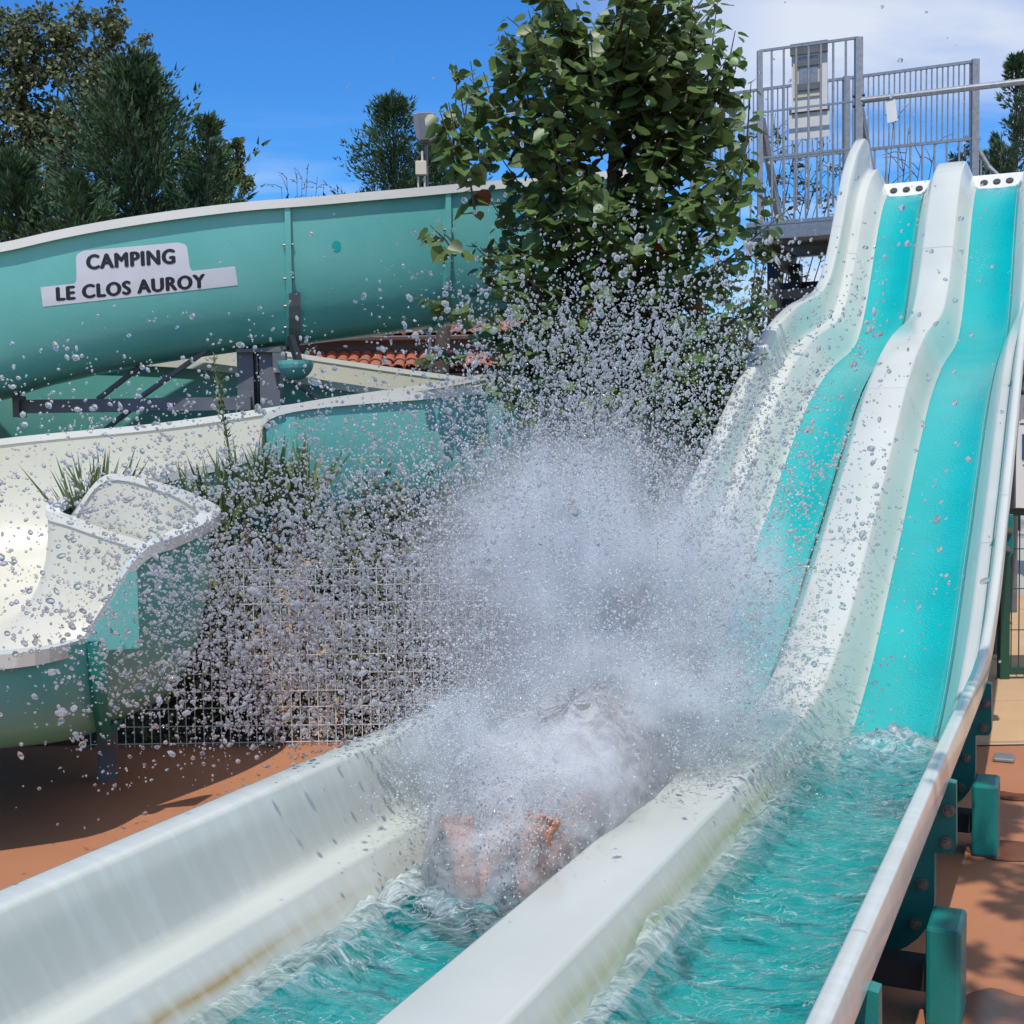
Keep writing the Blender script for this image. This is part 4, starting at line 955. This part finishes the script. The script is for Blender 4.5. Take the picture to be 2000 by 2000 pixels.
broadleaf('poplar_tree', 'tall grey-green poplar with open crown rising at the far left', (-8.5, 23, 0), [pxb(40, 110, 23, 75, 70), pxb(120, 70, 23, 60, 60), pxb(225, 60, 22.5, 45, 55), pxb(270, 130, 22.5, 50, 60), pxb(180, 150, 23, 80, 60), pxb(60, 230, 23, 80, 80), pxb(-60, 180, 23, 80, 120), pxb(110, 280, 23, 70, 70), pxb(-30, 330, 23, 90, 90), pxb(200, 250, 23, 60, 70), pxb(100, 370, 23, 90, 50), pxb(310, 190, 22.5, 30, 50), pxb(20, 50, 23, 50, 40), pxb(250, 200, 22.5, 60, 60)], 24000, .065, .125, M['poplar'])
broadleaf('alder_tree', 'small rounded broadleaf tree just right of the big left conifer', (-5.2, 24, 0), [pxb(455, 310, 24, 26, 34), pxb(440, 360, 24, 40, 34), pxb(470, 340, 24, 20, 26), pxb(400, 380, 24, 50, 40)], 1800, .09, .16, M['poplar'])
broadleaf('slender_tree', 'thin broadleaf shoots standing up behind the lime tree', (-1.2, 18, 0), [pxb(893, 150, 18, 10, 12), pxb(915, 180, 18, 12, 16), pxb(935, 230, 18, 16, 24), pxb(950, 290, 18, 30, 40)], 620, .07, .12, M['leaf'])

def conifer(name, label, base, h, r0, n, lean=0.0, m=M['conifer'], group=None, seed=1):
    t = empty(name, base, label, 'tree', group); B0 = Vector(base); rs_ = random.Random(seed)
    b = MB(); b.tube([B0, B0+Vector((lean*.5, 0, h*.5)), B0+Vector((lean, 0, h*.97))], [.14, .09, .015], 8); b.build('trunk', M['bark'], t, smooth=True)
    P = []; D = []; S = []
    nb = int(n/44); bb = MB()
    for k in range(nb):
        f = .25+.74*rs_.random(); z = h*f; rad = r0*min(1, 1.55*(1-f)**.8)*rs_.uniform(.5, 1.15)+.04*r0; a = rs_.uniform(0, 2*math.pi)
        up_ = .55+.5*f
        d = Vector((math.cos(a), math.sin(a), up_*rs_.uniform(.6, 1.2))).normalized()
        L_ = rad/max(.35, math.hypot(d.x, d.y)); o = B0+Vector((lean*f, 0, z))-Vector((0, 0, rad*.4))
        bb.tube([o, o+d*L_*.8], [.012, .004], 4, False)
        for j in range(64):
            t_ = rs_.random()**.7; p = o+d*(L_*t_); q = Vector((rs_.gauss(0, 1), rs_.gauss(0, 1), rs_.gauss(0, 1))); q = q/q.length
            P.append(tuple(p+q*(.085*r0*(1.2-t_)))); D.append(tuple((d*1.2+q*.75+Vector((0, 0, .15))))); S.append(rs_.uniform(.07, .17)*(.55+.12*r0))
    bb.build('limbs', M['bark'], t)
    P = np.array(P); D = np.array(D); S = np.array(S); n_ = len(P)
    leaves('crown', P, D, unit(n_), S, rng.uniform(2.2, 4.2, n_), 'blade', m, t)
    return t
def conif_px(px, py_top, Y, rpx, n, name, label, lean=0, seed=1):
    p = atY(px, py_top, Y); conifer(name, label, (p.x-lean, Y, 0), p.z, rpx*Y/FPX, n, lean, seed=seed)
conif_px(262, 125, 19, 330, 24000, 'cypress_tree', 'largest dark cypress, left of the cloud bank above the tube', 0, 3)
conif_px(405, 222, 18, 150, 8000, 'cypress_tree', 'narrow cypress leaning out on the right of the largest cypress', .25, 5)
conif_px(30, 300, 17, 230, 11000, 'cypress_tree', 'bushy cypress at the left picture edge below the poplar', 0, 8)
conif_px(150, 345, 16.5, 230, 9000, 'cypress_tree', 'low light green cypress just above the curve of the tube', 0, 11)
conif_px(768, 192, 27, 230, 16000, 'cypress_tree', 'cypress directly behind the floodlight mast', 0, 13)
conif_px(850, 262, 27, 210, 10000, 'cypress_tree', 'cypress half hidden between the mast and the lime tree', 0, 17)
conif_px(672, 356, 27, 60, 500, 'cypress_tree', 'tiny cypress tip just showing over the white tube rim', 0, 19)
conif_px(1985, 105, 21, 150, 6500, 'cypress_tree', 'tall cypress at the right picture edge behind the handrail', 0, 23)
conif_px(1885, 270, 22, 170, 3500, 'cypress_tree', 'cypress low behind the white divider arch', 0, 29)
conif_px(1955, 262, 19, 150, 3500, 'cypress_tree', 'cypress behind the curved handrail right of the platform', 0, 31)
def twiggy(name, label, base, tips, nleaf, s0, s1, m, spread):
    t = empty(name, base, label, 'tree'); B0 = Vector(base); bb = MB(); P = []; D = []
    for p in tips:
        m1 = B0.lerp(p, .5)+Vector((random.uniform(-.1, .1), 0, .2)); bb.tube([B0+Vector((0, 0, .5)), m1, p], [.03, .014, .004], 5, False)
        for k in range(7):
            t_ = random.uniform(.45, 1); o = m1.lerp(p, t_); e = o+Vector((random.uniform(-1, 1), random.uniform(-.4, .4), random.uniform(0, 1.1)))*spread; bb.tube([o, (o+e)/2+Vector((0, 0, .03)), e], [.007, .005, .003], 4, False)
            for j in range(nleaf):
                P.append(tuple(o.lerp(e, random.random()))); D.append((random.uniform(-1, 1), random.uniform(-1, 1), random.uniform(-1, .6)))
    bb.build('limbs', M['bark'], t); n = len(P)
    b = MB(); b.tube([B0, B0+Vector((0, 0, .55))], [.06, .04], 7); b.build('trunk', M['bark'], t)
    if n: leaves('crown', np.array(P), np.array(D), unit(n), rng.uniform(s0, s1, n), rng.uniform(.45, .7, n), 'diamond', m, t)
twiggy('willow_tree', 'sparse willow with thin leaves showing through the platform railing', (3.0, 17.5, 0), [atY(x, y, 17.5) for x, y in ((1530, 290), (1560, 250), (1585, 320), (1610, 280), (1635, 330), (1560, 360), (1600, 380), (1530, 380), (1640, 390), (1515, 220))], 6, .07, .14, M['poplar'], .35)
twiggy('bare_tree', 'nearly leafless twigs showing between the railing and the white divider arch', (5.0, 18, 0), [atY(x, y, 18) for x, y in ((1745, 240), (1775, 250), (1730, 330), (1800, 300), (1765, 330), (1830, 270), (1890, 265))], 0, .05, .08, M['poplar'], .30)
twiggy('bare_tree', 'small greyish bare tree peeking over the white tube rim', (-4.0, 24, 0), [atY(x, y, 24) for x, y in ((560, 345), (580, 338), (600, 338), (620, 345), (550, 365), (632, 360), (590, 350))], 2, .05, .09, M['poplar'], .25)

# bushes behind the mesh fence, each its own
def shrub(name, label, cx, cy, r_, h, n, m, s0, s1):
    t = empty(name, (cx, cy, 0), label, 'shrub')
    b = MB()
    for k in range(9):
        a = random.uniform(0, 6.28); b.tube([(cx, cy, 0), (cx+.5*r_*math.cos(a), cy+.5*r_*math.sin(a), h*.5), (cx+.85*r_*math.cos(a), cy+.85*r_*math.sin(a), h*.9)], [.014, .009, .003], 4, False)
    b.build('stems', M['bark'], t)
    k = 60; c = unit(k)*(rng.random((k, 1))**.4); c[:, 2] = np.abs(c[:, 2]); c *= np.array([r_, r_, h]); idx = rng.integers(0, k, n)
    P = c[idx]+unit(n)*rng.random((n, 1))*np.array([r_, r_, h])*.28; P[:, 2] = np.abs(P[:, 2]); P += np.array([cx, cy, 0])
    leaves('leaves', P, unit(n)+np.array([0, 0, .5]), unit(n)+np.array([0, -.6, .5]), rng.uniform(s0, s1, n), rng.uniform(.5, .9, n), 'diamond', m, t)
shrub('bush', 'dark green bush behind the left end of the mesh fence', -1.6, 7.5, .55, 1.2, 6500, M['bush'], .03, .06)
shrub('bush', 'dense bush behind the middle of the mesh fence', -.85, 7.55, .6, 1.35, 8000, M['bush'], .035, .075)
shrub('bush', 'bush behind the spray, right of the fence middle', -.1, 7.6, .6, 1.35, 8000, M['bush'], .035, .075)
shrub('bush', 'bush under the lime tree beside the slide wall', .65, 7.75, .6, 1.55, 7000, M['bush'], .035, .07)
shrub('bush', 'bush at the foot of the ramp under the lime tree', 1.1, 8.8, .55, 1.9, 4200, M['bush'], .035, .07)
shrub('bush', 'broad bush below the low turquoise flume wall, behind the yucca', -1.15, 8.15, .7, 1.25, 7000, M['bush'], .035, .075)
shrub('bush', 'broad bush below the low turquoise flume wall, right of the yucca', -.2, 8.2, .7, 1.3, 7000, M['bush'], .035, .075)
shrub('bush', 'tall leafy bush filling the gap between lime tree and ramp', 1.72, 10.5, .62, 2.75, 5200, M['leaf'], .06, .12)
shrub('bush', 'dark bush under the starting platform', 2.2, 12.2, 1.15, 3.2, 9000, M['bush'], .05, .10)
shrub('bush', 'dry straw coloured low bush close behind the mesh fence', -1.22, 7.12, .30, .85, 2600, M['dry'], .03, .08)
shrub('bush', 'dark bush in the shade under the flume bowl', -1.95, 7.25, .35, .6, 1600, M['bush'], .03, .05)
def blades(name, label, spots, cat='plant'):
    t = empty(name, spots[0], label, cat); P = []; D = []; S = []
    for (x, y, z) in spots:
        for k in range(34):
            P.append((x+random.uniform(-.05, .05), y+random.uniform(-.05, .05), z)); a = random.uniform(0, 6.28); s = random.uniform(.1, .75)
            D.append((math.cos(a)*s, math.sin(a)*s, 1)); S.append(random.uniform(.30, .55))
    n = len(P); P = np.array(P); D = np.array(D)
    nn = np.cross(D, np.cross(D, np.array([0, 1., .2]))) + .3*unit(n)
    leaves('blades', P, D, nn, np.array(S), rng.uniform(.6, 1.0, n), 'blade', M['yucca'], t)
    b = MB()
    for (x, y, z) in spots: b.tube([(x, y, 0), (x, y, z)], [.05, .035], 6)
    b.build('stem', M['bark'], t)
blades('yucca_plant', 'spiky yucca clump behind the fence below the tall flower stalk', [(-1.75, 7.6, 1.1), (-1.58, 7.62, 1.2), (-1.42, 7.66, 1.22), (-1.26, 7.7, 1.2), (-1.88, 7.5, 1.05)])
blades('yucca_plant', 'small spiky yucca in the gap left of the cream splash wall', [(-2.40, 7.2, 1.12), (-2.32, 7.25, 1.15)])
# seed stalk
stk = empty('flower_stalk', (-1.7, 7.65, 0), 'tall dry seed stalk rising in front of the grey column', 'plant')
b = MB(); b.tube([(-1.62, 7.6, 0), (-1.66, 7.6, 1.5), (-1.75, 7.6, 2.12)], [.012, .009, .003], 6); b.build('stem', M['yucca'], stk)['kind'] = 'stuff'
n = 130; t_ = rng.random(n)**.8; P = np.stack([-1.65-.10*t_+rng.normal(0, .018, n)*(1.3-t_), 7.6+rng.normal(0, .018, n), 1.42+.72*t_], 1)
leaves('seed_heads', P, unit(n)*np.array([1, 1, .4])+np.array([0, 0, .8]), unit(n), rng.uniform(.025, .06, n), rng.uniform(.35, .6, n), 'diamond', M['yucca'], stk)
# shade tree standing to the right of the photographer (outside the picture): it dapples the ground and the near rail
broadleaf('shade_tree', 'broadleaf tree standing right of the pool edge', (3.6, .4, 0), [(1.5, 1.5, 4.7, .45, .3), (1.2, 2.1, 4.6, .4, .3), (1.7, 2.4, 4.7, .45, .3), (1.35, 3.1, 4.5, .4, .3), (.75, 1.3, 4.8, .3, .2), (2.2, 1.8, 4.6, .5, .35), (2.1, 3.0, 4.6, .4, .3), (2.7, 2.3, 4.6, .5, .3), (2.0, .8, 4.8, .5, .3), (.9, 2.5, 4.6, .25, .2), (2.8, 1.0, 4.8, .5, .4)], 4600, .07, .13, M['leaf'])

# ------------------------------------------------------------------ the bather, feet first under the splash
def build_person():
    root = empty('person', W(-1.6, 3.9, .22), 'bather sliding feet first into the left lane water, bare soles up, mostly hidden by spray', 'person')
    verts = []; edges = []; rad = []
    def node(p, r, par=None):
        verts.append(p); rad.append(r); i = len(verts)-1
        if par is not None: edges.append((par, i))
        return i
    pel = node(W(-1.6, 4.12, .37), (.15, .11))
    sp1 = node(W(-1.6, 4.28, .45), (.14, .10), pel); sp2 = node(W(-1.6, 4.45, .58), (.15, .105), sp1); ch = node(W(-1.6, 4.58, .70), (.15, .10), sp2)
    nk = node(W(-1.6, 4.67, .80), (.06, .06), ch); h1 = node(W(-1.6, 4.68, .88), (.075, .085), nk); h2 = node(W(-1.6, 4.70, .99), (.078, .09), h1); node(W(-1.6, 4.71, 1.06), (.05, .06), h2)
    for s_, hu, ku, au, av, az in ((-1, -1.68, -1.65, -1.628, 3.30, .325), (1, -1.49, -1.47, -1.462, 3.34, .345)):
        hip = node(W(hu, 4.08, .36), (.095, .09), pel); md = node(W((hu+ku)/2, 3.90, .43), (.08, .08), hip)
        kn = node(W(ku, 3.72, .47), (.058, .058), md); cf = node(W((ku+au)/2, 3.58, .41), (.055, .058), kn); an = node(W(au, av+.05, az+.02), (.036, .04), cf)
        heel = node(W(au, av-.02, az-.025), (.045, .042), an)
        mf = node(W(au+s_*.014, av-.015, az+.075), (.045, .032), heel); ball = node(W(au+s_*.034, av+.0, az+.16), (.054, .026), mf)
        for t_ in range(5):
            o = (t_-2)*.0215; big = (t_ == (4 if s_ < 0 else 0))
            tr = node(W(au+s_*.040+o, av-.0, az+.195-.005*abs(t_-2)), (.0145 if big else .011,)*2, ball)
            node(W(au+s_*.052+o*1.1, av-.01, az+(.245 if big else .228)-.008*abs(t_-2)), (.0140 if big else .0100,)*2, tr)
        sh = node(W(-1.6+s_*.17, 4.58, .68), (.062, .062), ch); el = node(W(-1.6+s_*.21, 4.38, .52), (.042, .042), sh); wr = node(W(-1.6+s_*.07, 4.30, .66), (.027, .027), el)
        pm = node(W(-1.6+s_*.00, 4.32, .70), (.034, .018), wr)
        for t_ in range(4):
            k1 = node(W(-1.6-s_*.04, 4.33+(t_-1.5)*.012, .715+(t_-1.5)*.017), (.0085, .0085), pm); node(W(-1.6-s_*(.075-.006*abs(t_-1.5)), 4.36+(t_-1.5)*.012, .715+(t_-1.5)*.017), (.0075, .0075), k1)
        node(W(-1.6+s_*.01, 4.30, .755), (.010, .010), wr)
    me = bpy.data.meshes.new('body'); me.from_pydata([tuple(v) for v in verts], edges, [])
    o = bpy.data.objects.new('body', me); C.objects.link(o)
    sk = o.modifiers.new('skin', 'SKIN'); sb_ = o.modifiers.new('sub', 'SUBSURF'); sb_.levels = 2; sb_.render_levels = 2; sk.use_smooth_shade = True
    if not me.skin_vertices:
        bmx = bmesh.new(); bmx.from_mesh(me); bmx.verts.layers.skin.verify(); bmx.to_mesh(me); bmx.free()
    for i, d in enumerate(me.skin_vertices[0].data): d.radius = rad[i]; d.use_root = (i == 0)
    dg = bpy.context.evaluated_depsgraph_get(); m2 = bpy.data.meshes.new_from_object(o.evaluated_get(dg)); bpy.data.objects.remove(o)
    m2.materials.clear(); m2.polygons.foreach_set('use_smooth', [True]*len(m2.polygons)); link('body', m2, M['skin'], root)
    b = MB(); b.tube([W(-1.6, 4.22, .42), W(-1.6, 4.10, .37)], [.165, .17], 16, False); b.tube([W(-1.69, 4.12, .37), W(-1.695, 3.92, .43)], [.115, .105], 14, False); b.tube([W(-1.51, 4.12, .37), W(-1.495, 3.92, .43)], [.115, .105], 14, False); b.build('swim_shorts', M['shorts'], root, smooth=True)
    b = MB(); rws = []
    for i in range(7):
        a = i/6*1.45; rws.append([W(-1.6+.088*math.cos(a)*math.cos(q), 4.715+.098*math.cos(a)*math.sin(q), 1.0+.085*math.sin(a)) for q in np.linspace(-.7, math.pi+.7, 17)])
    b.grid(rws); b.build('hair', M['hair'], root, smooth=True)
    b = MB(); b.prism([(-.012, 0), (.012, 0), (.006, .04), (-.006, .04)], RX, Vector((0, 0, 1)), W(-1.6, 4.60, .93), AX, .03); b.build('nose', M['skin'], root)
    for s_ in (-1, 1):
        b = MB(); b.tube([W(-1.6+s_*.03, 4.615, .965), W(-1.6+s_*.03, 4.605, .965)], .009, 8); b.build('eye', M['hair'], root)
build_person()

# ------------------------------------------------------------------ splash: sheets, droplets, fine spray
def ico(sub):
    bmi = bmesh.new(); bmesh.ops.create_icosphere(bmi, subdivisions=sub, radius=1.0); bmi.verts.ensure_lookup_table()
    v = np.array([tuple(x.co) for x in bmi.verts]); f = np.array([[q.index for q in fc.verts] for fc in bmi.faces]); bmi.free(); return v, f
ICO1, ICO2 = ico(1), ico(2)
OCT = (np.array([(1, 0, 0), (-1, 0, 0), (0, 1, 0), (0, -1, 0), (0, 0, 1), (0, 0, -1)], float), np.array([(0, 2, 4), (2, 1, 4), (1, 3, 4), (3, 0, 4), (2, 0, 5), (1, 2, 5), (3, 1, 5), (0, 3, 5)]))
def drops(name, P, rad, m, base, parent, stretch=.55, lumpy=.10):
    sv, sf = base; n, k = len(P), len(sv)
    Q = P-CORE; Q = Q/(np.linalg.norm(Q, axis=1, keepdims=True)+1e-6)+unit(n)*.7; Q /= np.linalg.norm(Q, axis=1, keepdims=True); A = 1+rng.normal(0, stretch, (n, 1)).clip(-.5, 1.8)
    lump = 1+rng.normal(0, lumpy, (n, k, 1)).clip(-.4, .5)
    V = sv[None]*lump
    V = V + (np.sum(V*Q[:, None, :], axis=2, keepdims=True)*Q[:, None, :])*(A[:, None, :]-1)
    V = P[:, None, :]+V*rad[:, None, None]
    F = (sf[None]+(np.arange(n)*k)[:, None, None]).reshape(-1, 3); V = V.reshape(-1, 3)
    me = bpy.data.meshes.new(name); me.vertices.add(len(V)); me.vertices.foreach_set('co', V.ravel().astype(np.float32))
    me.loops.add(F.size); me.loops.foreach_set('vertex_index', F.ravel().astype(np.int32)); me.polygons.add(len(F))
    me.polygons.foreach_set('loop_start', (np.arange(len(F))*3).astype(np.int32)); me.polygons.foreach_set('use_smooth', np.ones(len(F), bool)); me.update(calc_edges=True)
    o = link(name, me, m, parent); o['kind'] = 'stuff'; return o
def cloud(px, py, Y, sx, sy, sY, n):
    c = atY(px, py, Y); k = Y/FPX
    q = rng.normal(size=(n, 3))*np.array([sx*k, sY, sy*k])+np.array(tuple(c))
    return q
CORE = np.array(tuple(W(-1.58, 4.45, .55)))
def clumped(P, n_cl, spread):              # water breaks up in strings and clumps
    idx = rng.integers(0, len(P), n_cl); c = P[idx]
    take = rng.random(len(P)) < .55
    P = P.copy(); j = rng.integers(0, n_cl, take.sum()); dirn = c-CORE; dirn /= np.linalg.norm(dirn, axis=1, keepdims=True)+1e-6; dirn = dirn+rng.normal(0, .35, dirn.shape)
    P[take] = c[j]+dirn[j]*rng.normal(0, spread*2.2, (take.sum(), 1))+rng.normal(0, spread*.28, (take.sum(), 3)); return P
def clear_of_ground(P): return P[P[:, 2] > .25]
splash_parts = []
fine = np.concatenate([cloud(1130, 1120, 4.75, 150, 170, .35, 8000), cloud(1180, 930, 4.8, 150, 100, .35, 4000), cloud(1180, 1350, 4.7, 150, 110, .3, 3500), cloud(920, 1480, 4.2, 90, 110, .25, 4000), cloud(880, 1100, 4.7, 130, 150, .4, 4000), cloud(1380, 1200, 4.9, 110, 200, .3, 3000)])
fine = clear_of_ground(clumped(fine, 1500, .03))
o = drops('fine_spray', fine, rng.uniform(.0018, .0048, len(fine)), M['mistdrop'], ICO1, None); tag(o, 'dense pale burst of fine spray over the left lane', 'spray', kind='stuff')
mist = clear_of_ground(clumped(np.concatenate([cloud(1160, 1180, 4.75, 130, 180, .30, 14000), cloud(1180, 960, 4.8, 150, 110, .3, 8000), cloud(1330, 1330, 4.75, 110, 110, .25, 7000), cloud(900, 1500, 4.1, 75, 100, .2, 8000), cloud(980, 1300, 4.5, 120, 100, .25, 8000), cloud(1010, 1560, 3.75, 75, 60, .15, 5000)]), 2500, .05))
o = drops('mist_drops', mist, rng.uniform(.0014, .0034, len(mist)), M['mistdrop'], OCT, None); tag(o, 'whitish core of atomised water at the heart of the splash', 'spray', kind='stuff')
def mist_mat():
    m = bpy.data.materials.new('atomised_water'); m.use_nodes = True; nt = m.node_tree; nt.nodes.clear(); N = nt.nodes.new; L = nt.links.new
    out = N('ShaderNodeOutputMaterial'); pv_ = N('ShaderNodeVolumePrincipled'); pv_.inputs['Color'].default_value = (.955, .98, 1, 1); pv_.inputs['Anisotropy'].default_value = 0.0
    t_ = N('ShaderNodeTexCoord'); n = N('ShaderNodeTexNoise'); n.inputs['Scale'].default_value = 3.4; n.inputs['Detail'].default_value = 6; n.inputs['Roughness'].default_value = .6; n.inputs['Distortion'].default_value = .5
    ln = N('ShaderNodeVectorMath'); ln.operation = 'LENGTH'; L(t_.outputs['Object'], ln.inputs[0]); L(t_.outputs['Object'], n.inputs['Vector'])
    f1 = N('ShaderNodeMapRange'); f1.inputs[1].default_value = 1.0; f1.inputs[2].default_value = 0.15; f1.inputs[3].default_value = 0; f1.inputs[4].default_value = 1; f1.interpolation_type = 'SMOOTHSTEP'; L(ln.outputs['Value'], f1.inputs[0])
    f2 = N('ShaderNodeMapRange'); f2.inputs[1].default_value = .40; f2.inputs[2].default_value = .62; f2.inputs[3].default_value = .04; f2.inputs[4].default_value = 1; L(n.outputs[0], f2.inputs[0])
    k = N('ShaderNodeMath'); k.operation = 'MULTIPLY'; L(f1.outputs[0], k.inputs[0]); L(f2.outputs[0], k.inputs[1])
    k2 = N('ShaderNodeMath'); k2.operation = 'MULTIPLY'; L(k.outputs[0], k2.inputs[0]); k2.inputs[1].default_value = MIST_D
    L(k2.outputs[0], pv_.inputs['Density']); L(pv_.outputs[0], out.inputs['Volume']); return m
MIST_D = 12.5
M['mist'] = mist_mat(); sc.cycles.volume_bounces = 10; sc.cycles.volume_max_steps = 256
bmi = bmesh.new(); bmesh.ops.create_icosphere(bmi, subdivisions=3, radius=1.0); mist_me = bpy.data.meshes.new('mist'); bmi.to_mesh(mist_me); bmi.free(); mist_me.materials.append(M['mist'])
for (px, py, Y, sx, sy, sz) in ((1130, 1120, 4.80, .74, .44, .70), (1210, 1390, 4.58, .74, .42, .42), (900, 1490, 4.05, .30, .22, .34), (1075, 1530, 3.92, .33, .30, .27), (1400, 1180, 4.95, .42, .32, .66)):
    o = link('mist', mist_me); o.location = atY(px, py, Y); o.scale = (sx, sy, sz); o.rotation_euler = (0, 0, .2)
    tag(o, 'soft white mist hanging in the splash', 'mist', 'mist in the splash', 'stuff')
mid = np.concatenate([cloud(1180, 690, 4.7, 175, 95, .35, 4800), cloud(1120, 850, 4.7, 200, 110, .4, 4500), cloud(640, 1120, 4.5, 190, 150, .4, 12500), cloud(620, 1300, 4.4, 190, 90, .3, 5500), cloud(300, 1050, 4.3, 200, 150, .45, 2600), cloud(1470, 1000, 4.8, 110, 230, .35, 4200), cloud(1400, 1380, 4.6, 90, 80, .3, 1500), cloud(1650, 1150, 4.7, 90, 260, .35, 600)])
mid = clear_of_ground(clumped(mid, 1200, .035))
o = drops('water_drops', mid, np.exp(rng.normal(math.log(.0034), .46, len(mid))).clip(.0016, .012), M['drop'], ICO1, None); tag(o, 'cloud of flying water drops spreading from the splash', 'water drops', kind='stuff')
big = np.concatenate([cloud(1130, 680, 4.3, 230, 130, .4, 420), cloud(560, 1000, 4.0, 280, 220, .45, 650), cloud(180, 1000, 3.8, 150, 190, .4, 420), cloud(1560, 1000, 4.4, 150, 300, .4, 380), cloud(1300, 300, 4.3, 300, 200, .3, 60), cloud(1700, 500, 4.5, 180, 200, .3, 110), cloud(250, 1450, 4.0, 180, 60, .3, 70)])
big = clear_of_ground(big); big = big[~((big[:, 0]/big[:, 1] < -.20) & (big[:, 2] > 1.65+.10*big[:, 1]))]
o = drops('large_drops', big, np.exp(rng.normal(math.log(.0043), .40, len(big))).clip(.0022, .012), M['bigdrop'], ICO2, None, .5, .09); tag(o, 'larger scattered water drops flying wide of the splash', 'water drops', kind='stuff')

# torn strings of water thrown out of the core
lg = MB()
for k in range(420):
    a = random.uniform(-.25, math.pi+.25); el = random.gauss(0, .35); sp_ = random.uniform(.25, 1.0)
    d = Vector((math.cos(a)*1.15-.15, el*.6, math.sin(a)*.95)).normalized(); st_ = Vector(tuple(CORE))+Vector((0, 0, -.05))+d*(.15+sp_*.75); L_ = random.uniform(.03, .16); pr_ = random.uniform(.0012, .0042)
    sag = Vector((random.gauss(0, .02), random.gauss(0, .02), -.02-.06*sp_*L_/.16)); pts = []; rr_ = []
    for q in range(8):
        t_ = q/7; pts.append(st_+d*(L_*t_)+sag*(t_*t_)+Vector((random.gauss(0, .0025), random.gauss(0, .0025), random.gauss(0, .0025)))); rr_.append(pr_*(.35+1.3*abs(noise.noise(Vector((k*3.1, t_*5, 0))))+(.9 if q in (2, 6) and k % 2 else 0))*(.3 if q in (0, 7) else 1))
    lg.tube(pts, rr_, 6)
tag(lg.build('water_strings', M['bigdrop'], smooth=True), 'torn strings of clear water thrown out of the splash', 'water drops', kind='stuff')
splash = empty('splash', W(-1.6, 4.3, .3), 'smooth arched sheets of thrown water hiding the bather', 'water splash')
def fbm(p, s): return noise.fractal(p*s, 0.7, 2.1, 4)
def hood(cu, cv, ru, rv, rz, a0, a1, amp, name, z0=.30, tilt=0.0, jag=.25, mk='sheet'):
    rws = []; na, nb_ = 84, 44
    for j in range(nb_+1):
        t_ = j/nb_; r = []
        for i in range(na+1):
            q = a0+(a1-a0)*i/na; end = 1-jag*abs(noise.noise(Vector((q*2.2, cu*7, 2))))*1.6
            b_ = t_*end*math.pi/2*1.02
            rr = max(0, math.cos(b_))**.6; zz = math.sin(b_)
            cq = math.copysign(abs(math.cos(q))**.72, math.cos(q)); sq = math.copysign(abs(math.sin(q))**.72, math.sin(q))
            p = W(cu+ru*rr*cq+tilt*zz, cv+rv*rr*sq, z0+rz*zz)
            n_ = Vector((math.cos(q), math.sin(q), zz)).normalized(); p = p+n_*amp*(fbm(p, 4.5)+.35*fbm(p, 14))
            r.append(p)
        rws.append(r)
    b = MB(); b.grid(rws); return b.build(name, M[mk], splash, smooth=True)
M['milk'] = water_like('aerated_sheet', 0.85, (0.97, 0.985, 1.0), 0.55, bump=0.9, bscale=8, bdist=.03, foam=0.92, fscale=4.0, flo=0.38, fhi=0.66)
hood(-1.585, 4.00, .30, .86, .45, 0, 2*math.pi, .030, 'water_sheet', jag=.22)
hood(-1.59, 4.30, .25, .66, .38, 0, 2*math.pi, .05, 'water_sheet', jag=.3, mk='milk')
hood(-1.60, 4.70, .36, .42, .66, 0, 2*math.pi, .07, 'water_sheet', jag=.5, mk='milk')
